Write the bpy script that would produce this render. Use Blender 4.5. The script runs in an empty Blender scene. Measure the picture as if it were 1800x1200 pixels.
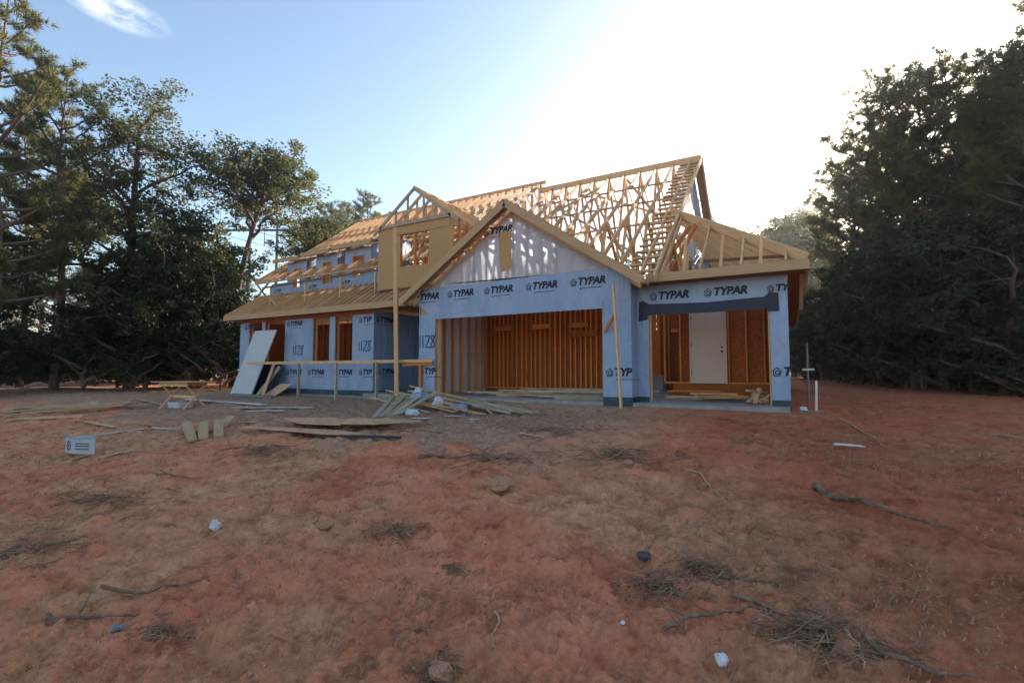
import bpy, math, random
import numpy as np
from mathutils import Vector, Matrix, noise
random.seed(7); rng = np.random.default_rng(7)
SC = bpy.context.scene; COL = SC.collection
PI = math.pi; rad = math.radians
# ------------------------------------------------------------------ camera
cd = bpy.data.cameras.new('camera'); cam = bpy.data.objects.new('camera', cd); COL.objects.link(cam)
CAM = Vector((3.66, -10.7, .73)); YAW = rad(29.55)
cam.location = CAM; cam.rotation_euler = (rad(90 + 3.37), 0, YAW)
cd.lens = 17.0; cd.sensor_width = 36; cd.clip_start = .05; cd.clip_end = 3000
SC.camera = cam
# ------------------------------------------------------------------ sky, sun, exposure
SUN_EL = 15.5; SUN_AZ = 11.0     # azimuth measured from +Y towards +X
w = bpy.data.worlds.new('World'); SC.world = w; w.use_nodes = True
nt = w.node_tree; nt.nodes.clear()
wo = nt.nodes.new('ShaderNodeOutputWorld'); bg = nt.nodes.new('ShaderNodeBackground'); bg.inputs[1].default_value = .15
sky = nt.nodes.new('ShaderNodeTexSky'); sky.sky_type = 'NISHITA'; sky.sun_disc = False
sky.sun_elevation = rad(SUN_EL); sky.sun_rotation = rad(SUN_AZ); sky.air_density = 1.0; sky.dust_density = 1.25; sky.ozone_density = 1.1
tc = nt.nodes.new('ShaderNodeTexCoord')
def wmath(op, a, b=None, c=None, clamp=False):
    n = nt.nodes.new('ShaderNodeMath'); n.operation = op; n.use_clamp = clamp
    for i, s in enumerate((a, b, c)):
        if s is None: continue
        if isinstance(s, (int, float)): n.inputs[i].default_value = s
        else: nt.links.new(s, n.inputs[i])
    return n.outputs[0]
# a small wispy cloud high on the left of the sky
def camdir(x, y):
    R = Vector((math.cos(YAW), math.sin(YAW), 0)); F0 = Vector((-math.sin(YAW), math.cos(YAW), 0)); p = rad(3.37)
    F = F0 * math.cos(p) + Vector((0, 0, 1)) * math.sin(p); U = R.cross(F)
    return (F * 850 + R * (x - 900) + U * (600 - y)).normalized()
d0 = camdir(205, 18); d1 = (camdir(265, 50) - camdir(120, -10)).normalized(); d2 = d0.cross(d1).normalized()
def wdot(v):
    n = nt.nodes.new('ShaderNodeVectorMath'); n.operation = 'DOT_PRODUCT'; nt.links.new(tc.outputs['Generated'], n.inputs[0]); n.inputs[1].default_value = v
    return n.outputs['Value']
nz = nt.nodes.new('ShaderNodeTexNoise'); nz.inputs['Scale'].default_value = 13; nz.inputs['Detail'].default_value = 6; nz.inputs['Roughness'].default_value = .6
mp = nt.nodes.new('ShaderNodeMapping'); mp.inputs['Scale'].default_value = (1, 1, 2.2); nt.links.new(tc.outputs['Generated'], mp.inputs[0]); nt.links.new(mp.outputs[0], nz.inputs[0])
a = wmath('SUBTRACT', wdot(d1), d0.dot(d1)); b = wmath('SUBTRACT', wdot(d2), d0.dot(d2))
rr = wmath('ADD', wmath('POWER', wmath('ABSOLUTE', wmath('DIVIDE', a, .062)), 2.), wmath('POWER', wmath('ABSOLUTE', wmath('DIVIDE', b, .024)), 2.))
front = wmath('GREATER_THAN', wdot(d0), .5)
mask = wmath('SUBTRACT', 1.15, rr, None, True)
mask = wmath('MULTIPLY', wmath('MULTIPLY', mask, front), wmath('MULTIPLY', wmath('SUBTRACT', nz.outputs[0], .37), 4.5, None, True))
mix = nt.nodes.new('ShaderNodeMix'); mix.data_type = 'RGBA'; nt.links.new(mask, mix.inputs[0]); nt.links.new(sky.outputs[0], mix.inputs[6])
mix.inputs[7].default_value = (3.9, 4.05, 4.2, 1)
nt.links.new(mix.outputs[2], bg.inputs[0]); nt.links.new(bg.outputs[0], wo.inputs[0])
sl = bpy.data.lights.new('sun', 'SUN'); sl.energy = 4.9; sl.angle = rad(.6); sl.color = (1, .90, .77)
sun = bpy.data.objects.new('sun', sl); COL.objects.link(sun)
sd = Vector((math.sin(rad(SUN_AZ)) * math.cos(rad(SUN_EL)), math.cos(rad(SUN_AZ)) * math.cos(rad(SUN_EL)), math.sin(rad(SUN_EL))))
sun.rotation_euler = sd.to_track_quat('Z', 'Y').to_euler(); sun.location = (0, 0, 30)
SC.view_settings.view_transform = 'Standard'; SC.view_settings.look = 'None'; SC.view_settings.gamma = 1; SC.view_settings.exposure = 1.25
SC.cycles.max_bounces = 7; SC.cycles.transparent_max_bounces = 12; SC.cycles.transmission_bounces = 4

# ------------------------------------------------------------------ materials
def mat(name, cols, scale=4, rough=.85, coord='Object', stretch=(1, 1, 1), detail=5, bump=0, bscale=None, bdist=.02, spec=.25, transl=0, tcol=None, pos=None, objvar=0):
    m = bpy.data.materials.new(name); m.use_nodes = True; t = m.node_tree; N = t.nodes; L = t.links
    p = N['Principled BSDF']; p.inputs['Roughness'].default_value = rough; p.inputs['Specular IOR Level'].default_value = spec
    c = N.new('ShaderNodeTexCoord'); mpn = N.new('ShaderNodeMapping'); mpn.inputs['Scale'].default_value = stretch
    L.new(c.outputs[coord], mpn.inputs[0])
    n = N.new('ShaderNodeTexNoise'); n.inputs['Scale'].default_value = scale; n.inputs['Detail'].default_value = detail; n.inputs['Roughness'].default_value = .6
    L.new(mpn.outputs[0], n.inputs[0]); r = N.new('ShaderNodeValToRGB'); L.new(n.outputs[0], r.inputs[0])
    el = r.color_ramp.elements; k = len(cols)
    while len(el) < k: el.new(.5)
    for i, cc in enumerate(cols): el[i].position = (pos[i] if pos else .3 + .4 * i / max(1, k - 1)); el[i].color = (*cc, 1)
    out = r.outputs[0]
    if objvar:
        oi = N.new('ShaderNodeObjectInfo'); hs = N.new('ShaderNodeHueSaturation'); mr = N.new('ShaderNodeMapRange')
        mr.inputs[3].default_value = 1 - objvar; mr.inputs[4].default_value = 1 + objvar
        L.new(oi.outputs['Random'], mr.inputs[0]); L.new(mr.outputs[0], hs.inputs['Value']); L.new(out, hs.inputs['Color']); out = hs.outputs[0]
    L.new(out, p.inputs['Base Color'])
    if bump:
        bn = n
        if bscale:
            bn = N.new('ShaderNodeTexNoise'); bn.inputs['Scale'].default_value = bscale; bn.inputs['Detail'].default_value = 6; bn.inputs['Roughness'].default_value = .65; L.new(mpn.outputs[0], bn.inputs[0])
        bm_ = N.new('ShaderNodeBump'); bm_.inputs['Strength'].default_value = bump; bm_.inputs['Distance'].default_value = bdist
        L.new(bn.outputs[0], bm_.inputs['Height']); L.new(bm_.outputs[0], p.inputs['Normal'])
    if transl:
        tr = N.new('ShaderNodeBsdfTranslucent'); ms = N.new('ShaderNodeMixShader'); ms.inputs[0].default_value = transl
        if tcol: tr.inputs[0].default_value = (*tcol, 1)
        else: L.new(out, tr.inputs[0])
        L.new(p.outputs[0], ms.inputs[1]); L.new(tr.outputs[0], ms.inputs[2]); L.new(ms.outputs[0], N['Material Output'].inputs[0])
    return m
M = {}
WS = (1.2, 26, 1)
M['pine'] = mat('pine_lumber', [(.46, .255, .115), (.66, .39, .185), (.76, .50, .27)], 2.5, .75, 'UV', WS, bump=.15, objvar=.12)
M['fascia'] = mat('fascia_lumber', [(0.370, 0.231, 0.114), (0.459, 0.294, 0.152), (0.503, 0.336, 0.190)], 2.0, .75, 'UV', (.8, 20, 1), bump=.1)
M['stud'] = mat('stud_lumber', [(0.437, 0.139, 0.030), (0.621, 0.213, 0.047), (0.713, 0.271, 0.066)], 2.5, .8, 'UV', WS, bump=.15, objvar=.2)
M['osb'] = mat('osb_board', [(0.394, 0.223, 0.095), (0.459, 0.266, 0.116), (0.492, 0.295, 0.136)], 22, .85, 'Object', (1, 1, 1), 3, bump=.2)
M['osb_shade'] = mat('osb_shaded', [(0.213, 0.053, 0.012), (0.325, 0.086, 0.020), (0.425, 0.123, 0.030)], 20, .85, 'Object', (1, 1, 1), 3, bump=.2)  # darkened copy of the OSB, indoor and under-eave shade put into its colour
M['ply'] = mat('plywood', [(0.378, 0.213, 0.120), (0.504, 0.303, 0.176), (0.594, 0.377, 0.240)], 3, .8, 'UV', (1, 9, 1), bump=.1, objvar=.15)
M['grey_wood'] = mat('weathered_board', [(.24, .19, .13), (.38, .31, .22), (.48, .41, .31)], 3, .9, 'UV', WS, bump=.2, objvar=.25)
M['wrap'] = mat('house_wrap', [(0.230, 0.305, 0.430), (0.278, 0.355, 0.488), (0.318, 0.396, 0.522)], 1.3, .45, 'Object', (1.6, 1.6, .55), 4, bump=1, bscale=1.7, bdist=.13, spec=.35)
M['wrap_thin'] = mat('house_wrap_thin', [(0.476, 0.510, 0.612), (0.561, 0.586, 0.663)], 1.3, .55, 'Object', (1, 1, 1), 4, bump=.35, bscale=2.5, bdist=.05, spec=.3, transl=.75, tcol=(.92, .93, .96))
M['ink'] = mat('black_print', [(.012, .014, .03), (.02, .02, .04)], 9, .6)
M['navy'] = mat('navy_membrane', [(0.015, 0.020, 0.038), (0.025, 0.029, 0.052)], 5, .45, bump=.4, bscale=6)
M['sill'] = mat('sill_membrane', [(.02, .045, .06), (.035, .07, .085)], 6, .5, bump=.3)
M['concrete'] = mat('concrete', [(0.195, 0.173, 0.161), (0.270, 0.245, 0.231), (0.330, 0.302, 0.280)], 2.5, .9, bump=.15, bscale=30, bdist=.01)
M['white'] = mat('white_board', [(0.429, 0.445, 0.464), (0.515, 0.530, 0.552)], 3, .5, objvar=.1)
M['primer'] = mat('door_primer', [(.58, .41, .31), (.64, .46, .35)], 2, .5)
M['bark'] = mat('bark', [(.07, .05, .04), (.14, .10, .08), (.20, .15, .12)], 6, .95, 'Object', (4, 4, .8), bump=.6)
M['deadwood'] = mat('dead_branch', [(.09, .06, .04), (.18, .12, .078), (.27, .19, .13)], 14, .95, 'Object', (1, 1, 1), bump=.5)
M['pale_stick'] = mat('pale_stick', [(.30, .20, .12), (.42, .30, .19)], 14, .9)
M['pole'] = mat('pole_wood', [(.05, .045, .045), (.09, .08, .075)], 5, .9)
M['metal'] = mat('dull_metal', [(.12, .12, .12), (.2, .2, .2)], 5, .5)
M['brown'] = mat('dark_fascia', [(.16, .075, .04), (.24, .12, .06)], 3, .85, 'UV', WS)
M['rock'] = mat('clay_rock', [(0.255, 0.115, 0.068), (0.391, 0.194, 0.116), (0.476, 0.274, 0.177)], 6, .95, bump=.6)
M['paper'] = mat('paper_scrap', [(0.400, 0.416, 0.448), (0.560, 0.576, 0.600)], 9, .6, bump=.5)
M['cardboard'] = mat('printed_carton', [(0.336, 0.352, 0.376), (0.416, 0.432, 0.456)], 3, .7)
M['inkblue'] = mat('blue_print', [(.03, .05, .12), (.04, .06, .15)], 9, .6)
M['glassy'] = mat('clear_plastic', [(.6, .7, .75), (.8, .85, .9)], 20, .15, spec=.6, transl=.3)
M['pvc'] = mat('pvc', [(.55, .54, .5), (.65, .64, .6)], 4, .4)
M['far_wall'] = mat('far_wall', [(.32, .34, .38), (.42, .44, .48)], 2, .8)
M['far_roof'] = mat('far_roof', [(.10, .10, .11), (.15, .15, .16)], 5, .8)
def leafmat(name, cols, transl, tcol):
    m = mat(name, cols, .55, .6, 'Object', (1, 1, 1), 4, spec=.3, transl=transl, tcol=tcol, objvar=.25); return m
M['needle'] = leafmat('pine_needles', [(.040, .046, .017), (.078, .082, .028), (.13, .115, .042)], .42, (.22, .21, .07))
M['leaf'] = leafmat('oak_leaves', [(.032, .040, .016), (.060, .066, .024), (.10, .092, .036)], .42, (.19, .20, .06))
M['shade_leaf'] = leafmat('shaded_leaves', [(.010, .016, .007), (.022, .032, .012), (.040, .046, .016)], .25, (.04, .06, .012))  # woodland shade put into the colour of these darker leaves
M['straw'] = mat('straw_litter', [(0.306, 0.150, 0.082), (0.442, 0.232, 0.129), (0.561, 0.330, 0.190)], .8, .95, 'Object', (1, 1, 1), 3)
M['brushm'] = mat('brush_debris', [(0.128, 0.072, 0.046), (0.256, 0.151, 0.092), (0.368, 0.230, 0.139)], 9, .95)

# ------------------------------------------------------------------ mesh helpers
class MB:
    def __init__(s): s.v = []; s.f = []; s.uv = []; s.mi = []; s.m = 0
    def quad(s, pts, uvs=None):
        b_ = len(s.v); s.v += [tuple(p) for p in pts]; s.f.append(tuple(range(b_, b_ + len(pts))))
        s.uv.append(uvs or [(p[0] + p[1], p[2]) for p in pts]); s.mi.append(s.m); return s
    def hexa(s, P, ax=0, L=1, W=.1):
        o = random.random() * 50; o2 = random.random() * 50; b_ = len(s.v); s.v += [tuple(p) for p in P]
        for f in ((0, 3, 2, 1), (4, 5, 6, 7), (0, 1, 5, 4), (1, 2, 6, 5), (2, 3, 7, 6), (3, 0, 4, 7)):
            s.f.append(tuple(b_ + i for i in f)); s.mi.append(s.m)
            uv = []
            for i in f:
                q = Vector(P[i]) - Vector(P[0]); l = q.dot(s.ax_); r = (q - s.ax_ * l).length
                uv.append((l + o, r + o2))
            s.uv.append(uv)
        return s
    def beam(s, p0, p1, w, h, up=(0, 0, 1), ext=0):
        p0 = Vector(p0); p1 = Vector(p1); a = (p1 - p0).normalized(); s.ax_ = a; p0 = p0 - a * ext; p1 = p1 + a * ext
        up = Vector(up); sd_ = a.cross(up)
        if sd_.length < 1e-4: sd_ = a.cross(Vector((0, 1, 0)))
        sd_.normalize(); u = sd_.cross(a).normalized(); sd_ *= w / 2; u = u * (h / 2)
        P = [p0 - sd_ - u, p0 + sd_ - u, p0 + sd_ + u, p0 - sd_ + u, p1 - sd_ - u, p1 + sd_ - u, p1 + sd_ + u, p1 - sd_ + u]
        return s.hexa(P)
    def box(s, x0, x1, y0, y1, z0, z1):
        d = [x1 - x0, y1 - y0, z1 - z0]; k = d.index(max(d)); s.ax_ = Vector([1 if i == k else 0 for i in range(3)])
        P = [(x0, y0, z0), (x1, y0, z0), (x1, y1, z0), (x0, y1, z0), (x0, y0, z1), (x1, y0, z1), (x1, y1, z1), (x0, y1, z1)]
        return s.hexa(P)
    def prism(s, poly, d):      # poly: planar points, d: extrusion vector
        P = [Vector(p) for p in poly]; d = Vector(d); Q = [p + d for p in P]; n = len(P)
        s.quad(P[::-1]); s.quad(Q)
        for i in range(n): s.quad([P[i], P[(i + 1) % n], Q[(i + 1) % n], Q[i]])
        return s
    def tube(s, pts, rads, n=6, cap=True):
        pts = [Vector(p) for p in pts]; b_ = len(s.v); prev = None
        for i, p in enumerate(pts):
            t = (pts[min(i + 1, len(pts) - 1)] - pts[max(i - 1, 0)]).normalized()
            x = t.cross(Vector((0, 0, 1))) if prev is None else prev - t * prev.dot(t)
            if x.length < 1e-3: x = t.cross(Vector((0, 1, 0)))
            x.normalize(); prev = x; y = t.cross(x)
            for k in range(n):
                a_ = 2 * PI * k / n; s.v.append(tuple(p + (x * math.cos(a_) + y * math.sin(a_)) * rads[i]))
        for i in range(len(pts) - 1):
            for k in range(n):
                k2 = (k + 1) % n; s.f.append((b_ + i * n + k, b_ + i * n + k2, b_ + (i + 1) * n + k2, b_ + (i + 1) * n + k)); s.mi.append(s.m); s.uv.append([(0, 0)] * 4)
        if cap:
            s.f.append(tuple(b_ + k for k in range(n))[::-1]); s.f.append(tuple(b_ + (len(pts) - 1) * n + k for k in range(n)))
            s.mi += [s.m] * 2; s.uv += [[(0, 0)] * n] * 2
        return s
    def build(s, name, mats, parent=None, smooth=False, loc=None):
        me = bpy.data.meshes.new(name); me.from_pydata(s.v, [], s.f)
        uvl = me.uv_layers.new(name='UVMap'); flat = [c for f in s.uv for p in f for c in p]
        uvl.data.foreach_set('uv', flat)
        for m_ in (mats if isinstance(mats, (list, tuple)) else [mats]): me.materials.append(m_)
        if s.m: me.polygons.foreach_set('material_index', s.mi)
        if smooth: me.polygons.foreach_set('use_smooth', [True] * len(s.f))
        me.update(); o = bpy.data.objects.new(name, me); COL.objects.link(o)
        if parent: o.parent = parent
        if loc is not None: o.location = loc
        return o
def tag(o, label=None, cat=None, group=None, kind=None):
    if label: o['label'] = label
    if cat: o['category'] = cat
    if group: o['group'] = group
    if kind: o['kind'] = kind
    return o
def empty(name, loc=(0, 0, 0), rz=0, **k):
    o = bpy.data.objects.new(name, None); COL.objects.link(o); o.location = loc; o.rotation_euler = (0, 0, rz); o.empty_display_size = .3
    return tag(o, **k)
def copy_obj(o, parent=None, dx=(0, 0, 0)):
    c = o.copy(); COL.objects.link(c); c.parent = parent; c.location = Vector(o.location) + Vector(dx); return c
def copy_tree(o, parent=None):
    c = o.copy(); COL.objects.link(c); c.parent = parent
    for ch in list(o.children): copy_tree(ch, c)
    return c
def arr_mesh(name, verts, faces, k, mats):     # verts (n,3), faces (m,k) numpy
    me = bpy.data.meshes.new(name); nv, nf = len(verts), len(faces)
    me.vertices.add(nv); me.vertices.foreach_set('co', verts.astype(np.float32).ravel())
    me.loops.add(nf * k); me.loops.foreach_set('vertex_index', faces.astype(np.int32).ravel())
    me.polygons.add(nf); me.polygons.foreach_set('loop_start', np.arange(0, nf * k, k, dtype=np.int32)); me.polygons.foreach_set('loop_total', np.full(nf, k, np.int32))
    me.materials.append(mats); me.update(calc_edges=True); return me

# ------------------------------------------------------------------ ground
def smst(t): t = max(0., min(1., t)); return t * t * (3 - 2 * t)
def gz0(x, y):
    k = smst(1 - max(-5.6 - x, x - 3.9, -.1 - y, 0) / .9) * .12
    return -.85 + .65 * smst((y + 9.5) / 8.0) + (k if y < 2 else .12 * (k > 0))
def inslab(x, y):
    d = max(-16.2 - x, x - 4.3, -.3 - y, y - 15); return 0 if d < 0 else min(1, d / .8)
def gz(x, y):
    z = gz0(x, y); k = inslab(x, y) if y > -2 else 1
    n = noise.noise(Vector((x * .35, y * .35, 3.1))) * .07 + noise.noise(Vector((x * 1.1, y * 1.1, 7.7))) * .045 + noise.noise(Vector((x * 2.9, y * 2.9, 1.7))) * .028
    c = abs(noise.noise(Vector((x * 1.9, y * 1.9, 9.2))))
    n += max(0, .22 - c) * -.13 if c < .22 else 0
    if y < -.5:                      # shallow wheel ruts running up to the garage
        cx = -.6 + .9 * math.sin(y * .28 + 1.2)
        for o_ in (-.85, .85):
            e = (x - cx - o_) / .17
            if abs(e) < 2.5: n += (-.035 * math.exp(-e * e) + .016 * math.exp(-(abs(e) - 1.6) ** 2 * 3)) * (.6 + .8 * noise.noise(Vector((x, y * .7, 4.4))))
    return z + n * (.25 + .75 * k)
def build_ground():
    fr = YAW + PI / 2
    A = list(np.linspace(-rad(62), rad(62), 520)); B = list(np.linspace(rad(62), 2 * PI - rad(62), 40))[1:-1]
    angs = [fr + a_ for a_ in A + B]; na = len(angs); rs = [.35]
    while rs[-1] < 900: rs.append(rs[-1] * (1.0105 if rs[-1] < 40 else 1.03) + .002)
    V = []
    for r in rs:
        hi = r < 30
        for a_ in angs:
            x = CAM.x + r * math.cos(a_); y = CAM.y + r * math.sin(a_); z = gz(x, y) if r < 60 else gz0(x, y)
            if hi and inslab(x, y) > .3:
                v = Vector((x * 7, y * 7, .3)); z += noise.noise(v * .5) * .03 + noise.noise(v) * .03 - abs(noise.noise(v * 1.9)) * .045 + noise.noise(v * 3.3) * .018
                if r < 10: z += noise.noise(v * 7.1) * .010
            V.append((x, y, z))
    V = np.array(V); nr = len(rs); i = np.arange(nr - 1)[:, None] * na; j = np.arange(na)[None, :]; j2 = (j + 1) % na
    F = np.stack([i + j, i + na + j, i + na + j2, i + j2], -1).reshape(-1, 4)[:, ::-1]
    cen = len(V); V = np.vstack([V, [[CAM.x, CAM.y, gz(CAM.x, CAM.y)]]])
    m = bpy.data.materials.new('red_clay'); m.use_nodes = True; t = m.node_tree; N = t.nodes; L = t.links; p = N['Principled BSDF']
    p.inputs['Roughness'].default_value = .95; p.inputs['Specular IOR Level'].default_value = .15
    c = N.new('ShaderNodeTexCoord')
    def nz_(s, d, st=(1, 1, 1), rough=.6, dist=0):
        mp_ = N.new('ShaderNodeMapping'); mp_.inputs['Scale'].default_value = st; L.new(c.outputs['Object'], mp_.inputs[0])
        n_ = N.new('ShaderNodeTexNoise'); n_.inputs['Scale'].default_value = s; n_.inputs['Detail'].default_value = d; n_.inputs['Roughness'].default_value = rough; n_.inputs['Distortion'].default_value = dist
        L.new(mp_.outputs[0], n_.inputs[0]); return n_.outputs[0]
    def ramp(src, els):
        r_ = N.new('ShaderNodeValToRGB'); L.new(src, r_.inputs[0]); e = r_.color_ramp.elements
        while len(e) < len(els): e.new(.5)
        for q, (po, co) in zip(e, els): q.position = po; q.color = (*co, 1)
        return r_.outputs[0]
    def mx(f, a_, b_, mode='MIX'):
        n_ = N.new('ShaderNodeMix'); n_.data_type = 'RGBA'; n_.blend_type = mode
        if isinstance(f, float): n_.inputs[0].default_value = f
        else: L.new(f, n_.inputs[0])
        L.new(a_, n_.inputs[6]); L.new(b_, n_.inputs[7]); return n_.outputs[2]
    red = ramp(nz_(1.1, 6, rough=.65), [(.3, (.52, .155, .075)), (.5, (.68, .232, .118)), (.68, (.75, .305, .168))])
    tan = ramp(nz_(5, 6, (1, 1, 1), .75), [(.3, (.43, .195, .098)), (.5, (.64, .30, .156)), (.7, (.78, .41, .225))])
    f1 = ramp(nz_(.42, 7, (1, 1, 1), .62, .6), [(.42, (0, 0, 0)), (.58, (1, 1, 1))])
    colr = mx(f1, red, tan)
    fine = ramp(nz_(38, 7, (1, 1, 1), .85), [(.34, (.70, .68, .66)), (.48, (1, 1, 1)), (.66, (1.2, 1.18, 1.12))])
    colr = mx(.75, colr, fine, 'MULTIPLY')
    dk = ramp(nz_(2.3, 7, (1, 1.6, 1), .75), [(.36, (.50, .44, .38)), (.50, (1, 1, 1))])
    colr = mx(.8, colr, dk, 'MULTIPLY')
    # greyer trampled mulch and sawdust in patches close to the house
    gy = N.new('ShaderNodeSeparateXYZ'); L.new(c.outputs['Object'], gy.inputs[0]); ga = N.new('ShaderNodeMath'); ga.operation = 'MULTIPLY_ADD'; L.new(nz_(.8, 6, rough=.7), ga.inputs[0]); ga.inputs[1].default_value = 7.; L.new(gy.outputs[1], ga.inputs[2])
    gm = N.new('ShaderNodeMapRange'); L.new(ga.outputs[0], gm.inputs[0]); gm.inputs[1].default_value = -1.7; gm.inputs[2].default_value = -.5; wx = N.new('ShaderNodeMapRange'); L.new(gy.outputs[0], wx.inputs[0]); wx.inputs[1].default_value = 2.6; wx.inputs[2].default_value = -.2; wm = N.new('ShaderNodeMath'); wm.operation = 'MULTIPLY'; L.new(wx.outputs[0], wm.inputs[0]); L.new(gm.outputs[0], wm.inputs[1]); wy = N.new('ShaderNodeMapRange'); L.new(gy.outputs[1], wy.inputs[0]); wy.inputs[1].default_value = 4; wy.inputs[2].default_value = 1; wn = N.new('ShaderNodeMath'); wn.operation = 'MULTIPLY'; L.new(wy.outputs[0], wn.inputs[0]); L.new(wm.outputs[0], wn.inputs[1])
    gn = N.new('ShaderNodeMix'); gn.data_type = 'RGBA'; L.new(wn.outputs[0], gn.inputs[0]); L.new(colr, gn.inputs[6]); L.new(ramp(nz_(9, 6, rough=.75), [(.3, (.22, .125, .075)), (.5, (.42, .245, .155)), (.7, (.58, .37, .25))]), gn.inputs[7]); colr = gn.outputs[2]
    # deeper red clay to the right of the yard, with painted vignette darkening
    sx = N.new('ShaderNodeSeparateXYZ'); L.new(c.outputs['Object'], sx.inputs[0])
    ad = N.new('ShaderNodeMath'); ad.operation = 'MULTIPLY_ADD'; L.new(nz_(.5, 5), ad.inputs[0]); ad.inputs[1].default_value = 3.0; L.new(sx.outputs[0], ad.inputs[2])
    ad2 = N.new('ShaderNodeMath'); ad2.operation = 'MULTIPLY_ADD'; L.new(sx.outputs[1], ad2.inputs[0]); ad2.inputs[1].default_value = .35; L.new(ad.outputs[0], ad2.inputs[2])
    mr = N.new('ShaderNodeMapRange'); L.new(ad2.outputs[0], mr.inputs[0]); mr.inputs[1].default_value = 1.7; mr.inputs[2].default_value = 4.2
    dr_ = N.new('ShaderNodeMix'); dr_.data_type = 'RGBA'; dr_.blend_type = 'MULTIPLY'; L.new(mr.outputs[0], dr_.inputs[0]); L.new(colr, dr_.inputs[6]); dr_.inputs[7].default_value = (.66, .50, .46, 1); colr = dr_.outputs[2]
    # mulch-grey band in front of the house, and green-brown forest floor off to the sides
    L.new(colr, p.inputs['Base Color'])
    bmp = N.new('ShaderNodeBump'); bmp.inputs['Strength'].default_value = .9; bmp.inputs['Distance'].default_value = .05; L.new(nz_(13, 9, (1, 1, 1), .75), bmp.inputs['Height'])
    L.new(bmp.outputs[0], p.inputs['Normal'])
    me = arr_mesh('ground', V, F, 4, m); me.polygons.foreach_set('use_smooth', [True] * len(F))
    o = bpy.data.objects.new('ground', me); COL.objects.link(o)
    # forest floor sheets (leaf litter) under both woods
    return tag(o, kind='structure')
build_ground()
def on(x, y, d=0): return Vector((x, y, gz(x, y) + d))
def cw(X, Z):    # metres right of / ahead of the camera -> world XY
    return (CAM.x + math.cos(YAW) * X - math.sin(YAW) * Z, CAM.y + math.sin(YAW) * X + math.cos(YAW) * Z)

# ------------------------------------------------------------------ the house
H = empty('unfinished_house', (0, 0, 0), label='large unfinished wood framed house with open roof trusses and blue white house wrap', cat='house')
# slab
b = MB(); b.box(-5.45, 3.70, .01, 3.2, -.5, 0); b.box(-15.6, -8.2, .93, 14.3, -.5, 0); b.box(-8.198, -5.452, .5, 14.3, -.5, -.01); b.box(-5.45, 3.7, 3.202, 14.3, -.5, .02)
b.build('foundation_slab', M['concrete'], H)
b = MB(); b.box(-5.45, .6, -.012, .008, -.5, -.06); b.box(.6, 3.7, .40, .41, -.5, -.06)
# --- studs: up to 100 as single parts
nst = [0]; extra = MB()
def stud(x, y, z0, z1, along='x', d=.14, m='stud'):
    w_, h_ = (.038, d) if along == 'x' else (d, .038)
    if nst[0] < 100:
        q = MB(); q.box(-w_ / 2, w_ / 2, -h_ / 2, h_ / 2, z0, z1); q.build('wall_stud', M[m], H, loc=(x, y, 0)); nst[0] += 1
    else: extra.box(x - w_ / 2, x + w_ / 2, y - h_ / 2, y + h_ / 2, z0, z1)
def wallrun(p0, p1, z0, z1, sp=.40, single=True, d=.09):
    global extra
    p0 = Vector((*p0, 0)); p1 = Vector((*p1, 0)); L_ = (p1 - p0).length; a_ = (p1 - p0) / L_; al = 'x' if abs(a_.x) > .5 else 'y'; n = int(L_ / sp); 
    for i in range(n + 1):
        p = p0 + a_ * (i * L_ / n)
        jx = random.uniform(-.015, .015)
        if single: stud(p.x + (jx if al == 'x' else 0), p.y + (jx if al == 'y' else 0), z0 + .04, z1 - .04, al, d)
        else:
            w_, h_ = (.038, d) if al == 'x' else (d, .038); extra.box(p.x - w_ / 2, p.x + w_ / 2, p.y - h_ / 2, p.y + h_ / 2, z0 + .04, z1 - .04)
    q = MB()
    for z in (z0 + .02, z1 - .02): q.beam((p0.x, p0.y, z), (p1.x, p1.y, z), d, .038, (0, 0, 1))
    q.build('wall_plate', M['stud'], H)
# bay 1 and interior (visible framing first)
wallrun((-5.33, .16), (-5.33, 6.2), 0.0, 2.75, .41)                # left garage wall
q = MB(); q.box(-5.452, -5.40, .07, 3.3, .02, 2.7); q.build('sheathing', M['white'], H)
wallrun((-5.3, 3.35), (-.12, 3.35), .12, 2.75, .17); wallrun((.2, 6.2), (3.6, 6.2), .12, 3.0, .4); wallrun((-.12, 3.5), (-.12, 6.1), .04, 2.75, .4)                      # back of garage
q = MB(); q.box(-5.36, -.10, 3.41, 3.425, 0.03, 2.74); q.build('interior_sheathing', M['osb_shade'], H)
q = MB(); q.box(-.1, 3.65, 6.26, 6.275, 0.03, 3.1); q.build('interior_sheathing', M['osb_shade'], H)
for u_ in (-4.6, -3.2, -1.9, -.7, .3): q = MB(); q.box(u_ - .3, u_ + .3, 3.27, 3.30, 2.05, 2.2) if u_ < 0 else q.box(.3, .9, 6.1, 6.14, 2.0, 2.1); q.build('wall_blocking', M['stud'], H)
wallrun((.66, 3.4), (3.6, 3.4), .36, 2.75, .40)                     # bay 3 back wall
q = MB(); q.box(1.02, 3.66, 3.47, 3.5, .36, 2.7); q.build('interior_sheathing', M['osb_shade'], H)
q = MB(); q.box(.9, 3.68, 3.3, 6.08, 0.025, .355); q.build('floor_step', M['osb_shade'], H)
wallrun((3.62, .6), (3.62, 3.3), 0, 2.72, .40)
wallrun((-15.5, 3.9), (-8.4, 3.9), 0, 2.75, .40)                    # behind the wing windows
q = MB(); q.box(-15.5, -8.4, 3.96, 3.975, .02, 2.72); q.build('interior_sheathing', M['osb_shade'], H)
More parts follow.
